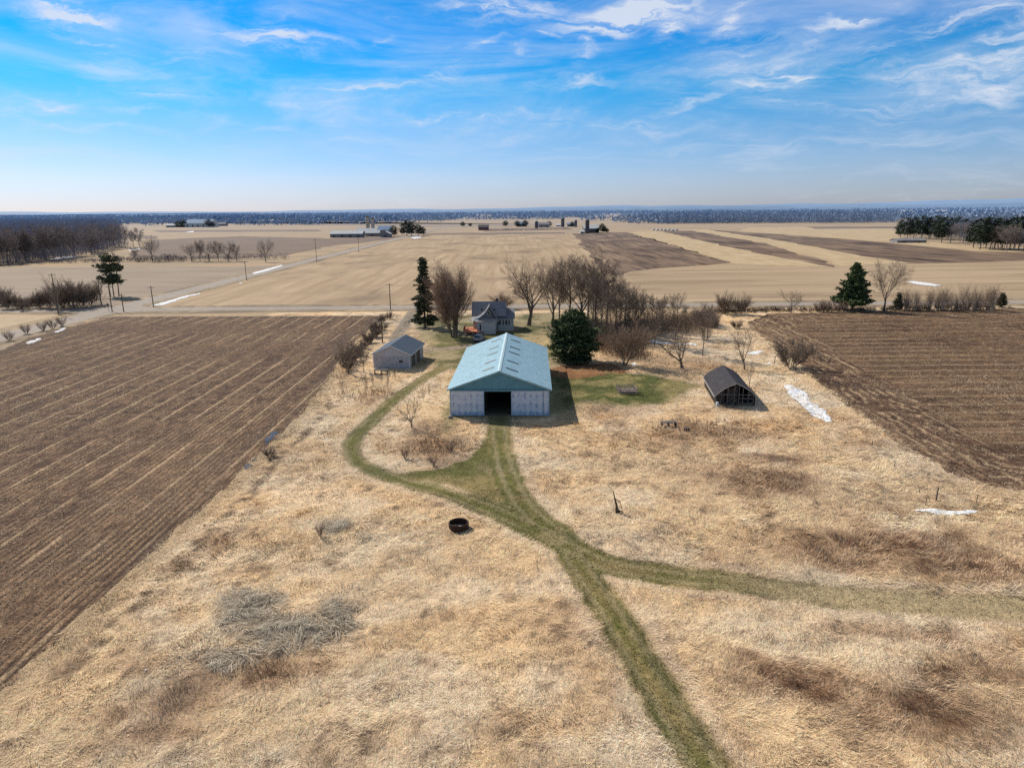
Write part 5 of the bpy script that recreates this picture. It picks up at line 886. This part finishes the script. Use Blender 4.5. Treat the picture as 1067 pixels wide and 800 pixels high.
# cirrus streaks, plus one far-left wisp painted in for a glare spot: centre (photo), length, width, tilt (degrees, + rises to the right), strength
CL = [(75, 12, 60, 22, -25, 1.1), (110, 38, 45, 7, -12, .8), (290, 38, 90, 11, -3, 1.), (270, 30, 45, 12, 20, .7), (305, 52, 45, 5, 0, .7), (505, 50, 30, 4, 8, .8), (450, 74, 50, 7, 20, .55), (475, 124, 70, 7, -8, .6), (480, 8, 50, 14, -5, .8), (530, 10, 75, 16, 5, 1.), (650, 18, 110, 15, 6, 1.15), (610, 48, 30, 12, 60, .8), (600, 82, 60, 6, 3, .5), (575, 40, 18, 4, -5, .6), (700, 30, 22, 10, 30, .7), (760, 15, 35, 12, 35, .8), (830, 80, 95, 9, -22, .75), (790, 90, 90, 22, -25, .5), (900, 20, 90, 8, 15, .7), (975, 35, 110, 12, 12, .6), (1040, 60, 90, 45, 10, .5), (1040, 15, 70, 18, 10, .55), (720, 108, 60, 5, 8, .6), (1040, 90, 40, 25, 0, .6), (870, 110, 120, 10, 18, .35),
      (415, 20, 28, 5, -5, .7), (405, 36, 14, 3, 5, .6), (565, 38, 16, 4, -8, .6), (545, 55, 12, 4, 15, .5), (930, 95, 140, 40, 15, .35), (790, 55, 120, 30, -20, .3), (40, 103, 34, 8, 0, .8), (60, 122, 130, 7, -8, .5), (160, 95, 110, 9, 3, .4), (270, 130, 90, 6, -5, .35), (380, 88, 110, 14, 8, .3), (380, 150, 60, 5, 0, .3), (150, 115, 60, 5, -5, .35), (640, 135, 160, 16, 0, .3), (930, 150, 200, 22, 2, .3), (740, 150, 150, 16, 6, .25), (200, 60, 90, 10, 4, .25), (545, 118, 60, 10, 10, .25)]
tot = None
for px, py, rx, ry, tl_, st in CL:
    a0, e0 = direction(px, py); mp = N(nt, 'ShaderNodeMapping'); mp.vector_type = 'TEXTURE'; mp.inputs['Location'].default_value = (a0, e0, 0); mp.inputs['Rotation'].default_value = (0, 0, math.radians(tl_)); mp.inputs['Scale'].default_value = (rx/CF*1.15, ry/CF*1.5, 1); L(nt, wv.outputs[0], mp.inputs[0])
    g = N(nt, 'ShaderNodeTexGradient'); g.gradient_type = 'QUADRATIC_SPHERE'; L(nt, mp.outputs[0], g.inputs[0]); v = mth(nt, 'MULTIPLY', g.outputs[1], st); tot = v if tot is None else mth(nt, 'MAXIMUM', tot, v)
fib = wnoise(9, 11, (.7, 6., 1), .25, math.radians(8), .64, wv.outputs[0]); fib2 = wnoise(3.0, 8, (1., 4.5, 1), .9, math.radians(-10), .6)
d1 = mth(nt, 'MULTIPLY', tot, rng_(nt, fib.outputs[0], .40, .64, .12, 1.75)); veil = mth(nt, 'MULTIPLY', rng_(nt, fib2.outputs[0], .38, .72, 0., .55), rng_(nt, el, .02, .12, .0, .8)); veil2 = mth(nt, 'MULTIPLY', rng_(nt, fib.outputs[0], .45, .72, 0., .28), rng_(nt, el, .24, .14, .25, 1.))
d1 = mth(nt, 'MULTIPLY', d1, rng_(nt, el, .0, .10, .0, 1.)); dens = mth(nt, 'ADD', d1, mth(nt, 'ADD', veil, mth(nt, 'MULTIPLY', veil2, rng_(nt, fib2.outputs[0], .4, .6))), True)
cloud = mix(nt, base, (7.4, 7.9, 8.9), mth(nt, 'MULTIPLY', dens, .85)); L(nt, cloud, bg.inputs[0])
sd = bpy.data.lights.new('sun', 'SUN'); sd.energy = 5.0; sd.angle = math.radians(.55); sd.color = (1., .93, .83); so = bpy.data.objects.new('sun', sd); COL.objects.link(so)
from mathutils import Vector, Matrix
dv = Vector((math.sin(SUN_AZ)*math.cos(SUN_EL), math.cos(SUN_AZ)*math.cos(SUN_EL), math.sin(SUN_EL))); so.rotation_euler = dv.to_track_quat('Z', 'Y').to_euler(); so.location = dv*100
cd = bpy.data.cameras.new('camera'); cam = bpy.data.objects.new('camera', cd); COL.objects.link(cam); cd.sensor_width = 36; cd.lens = 36*CF/1067; cd.clip_start = .5; cd.clip_end = 90000
M = Matrix(((_rt[0], _up[0], -_fw[0]), (_rt[1], _up[1], -_fw[1]), (_rt[2], _up[2], -_fw[2]))); cam.rotation_euler = M.to_euler(); cam.location = (0, 0, CH); S.camera = cam
S.view_settings.view_transform = 'Standard'; S.view_settings.look = 'None'; S.view_settings.exposure = 0; S.view_settings.gamma = 1
S.cycles.max_bounces = 5; S.cycles.diffuse_bounces = 3; S.cycles.use_denoising = False; S.cycles.sample_clamp_indirect = 4
for pn_, (rt_, h__, used) in PROT.items():          # a prototype nothing used is dropped
    if not used:
        for ch in KIDS[pn_]: bpy.data.objects.remove(ch)
        bpy.data.objects.remove(rt_)
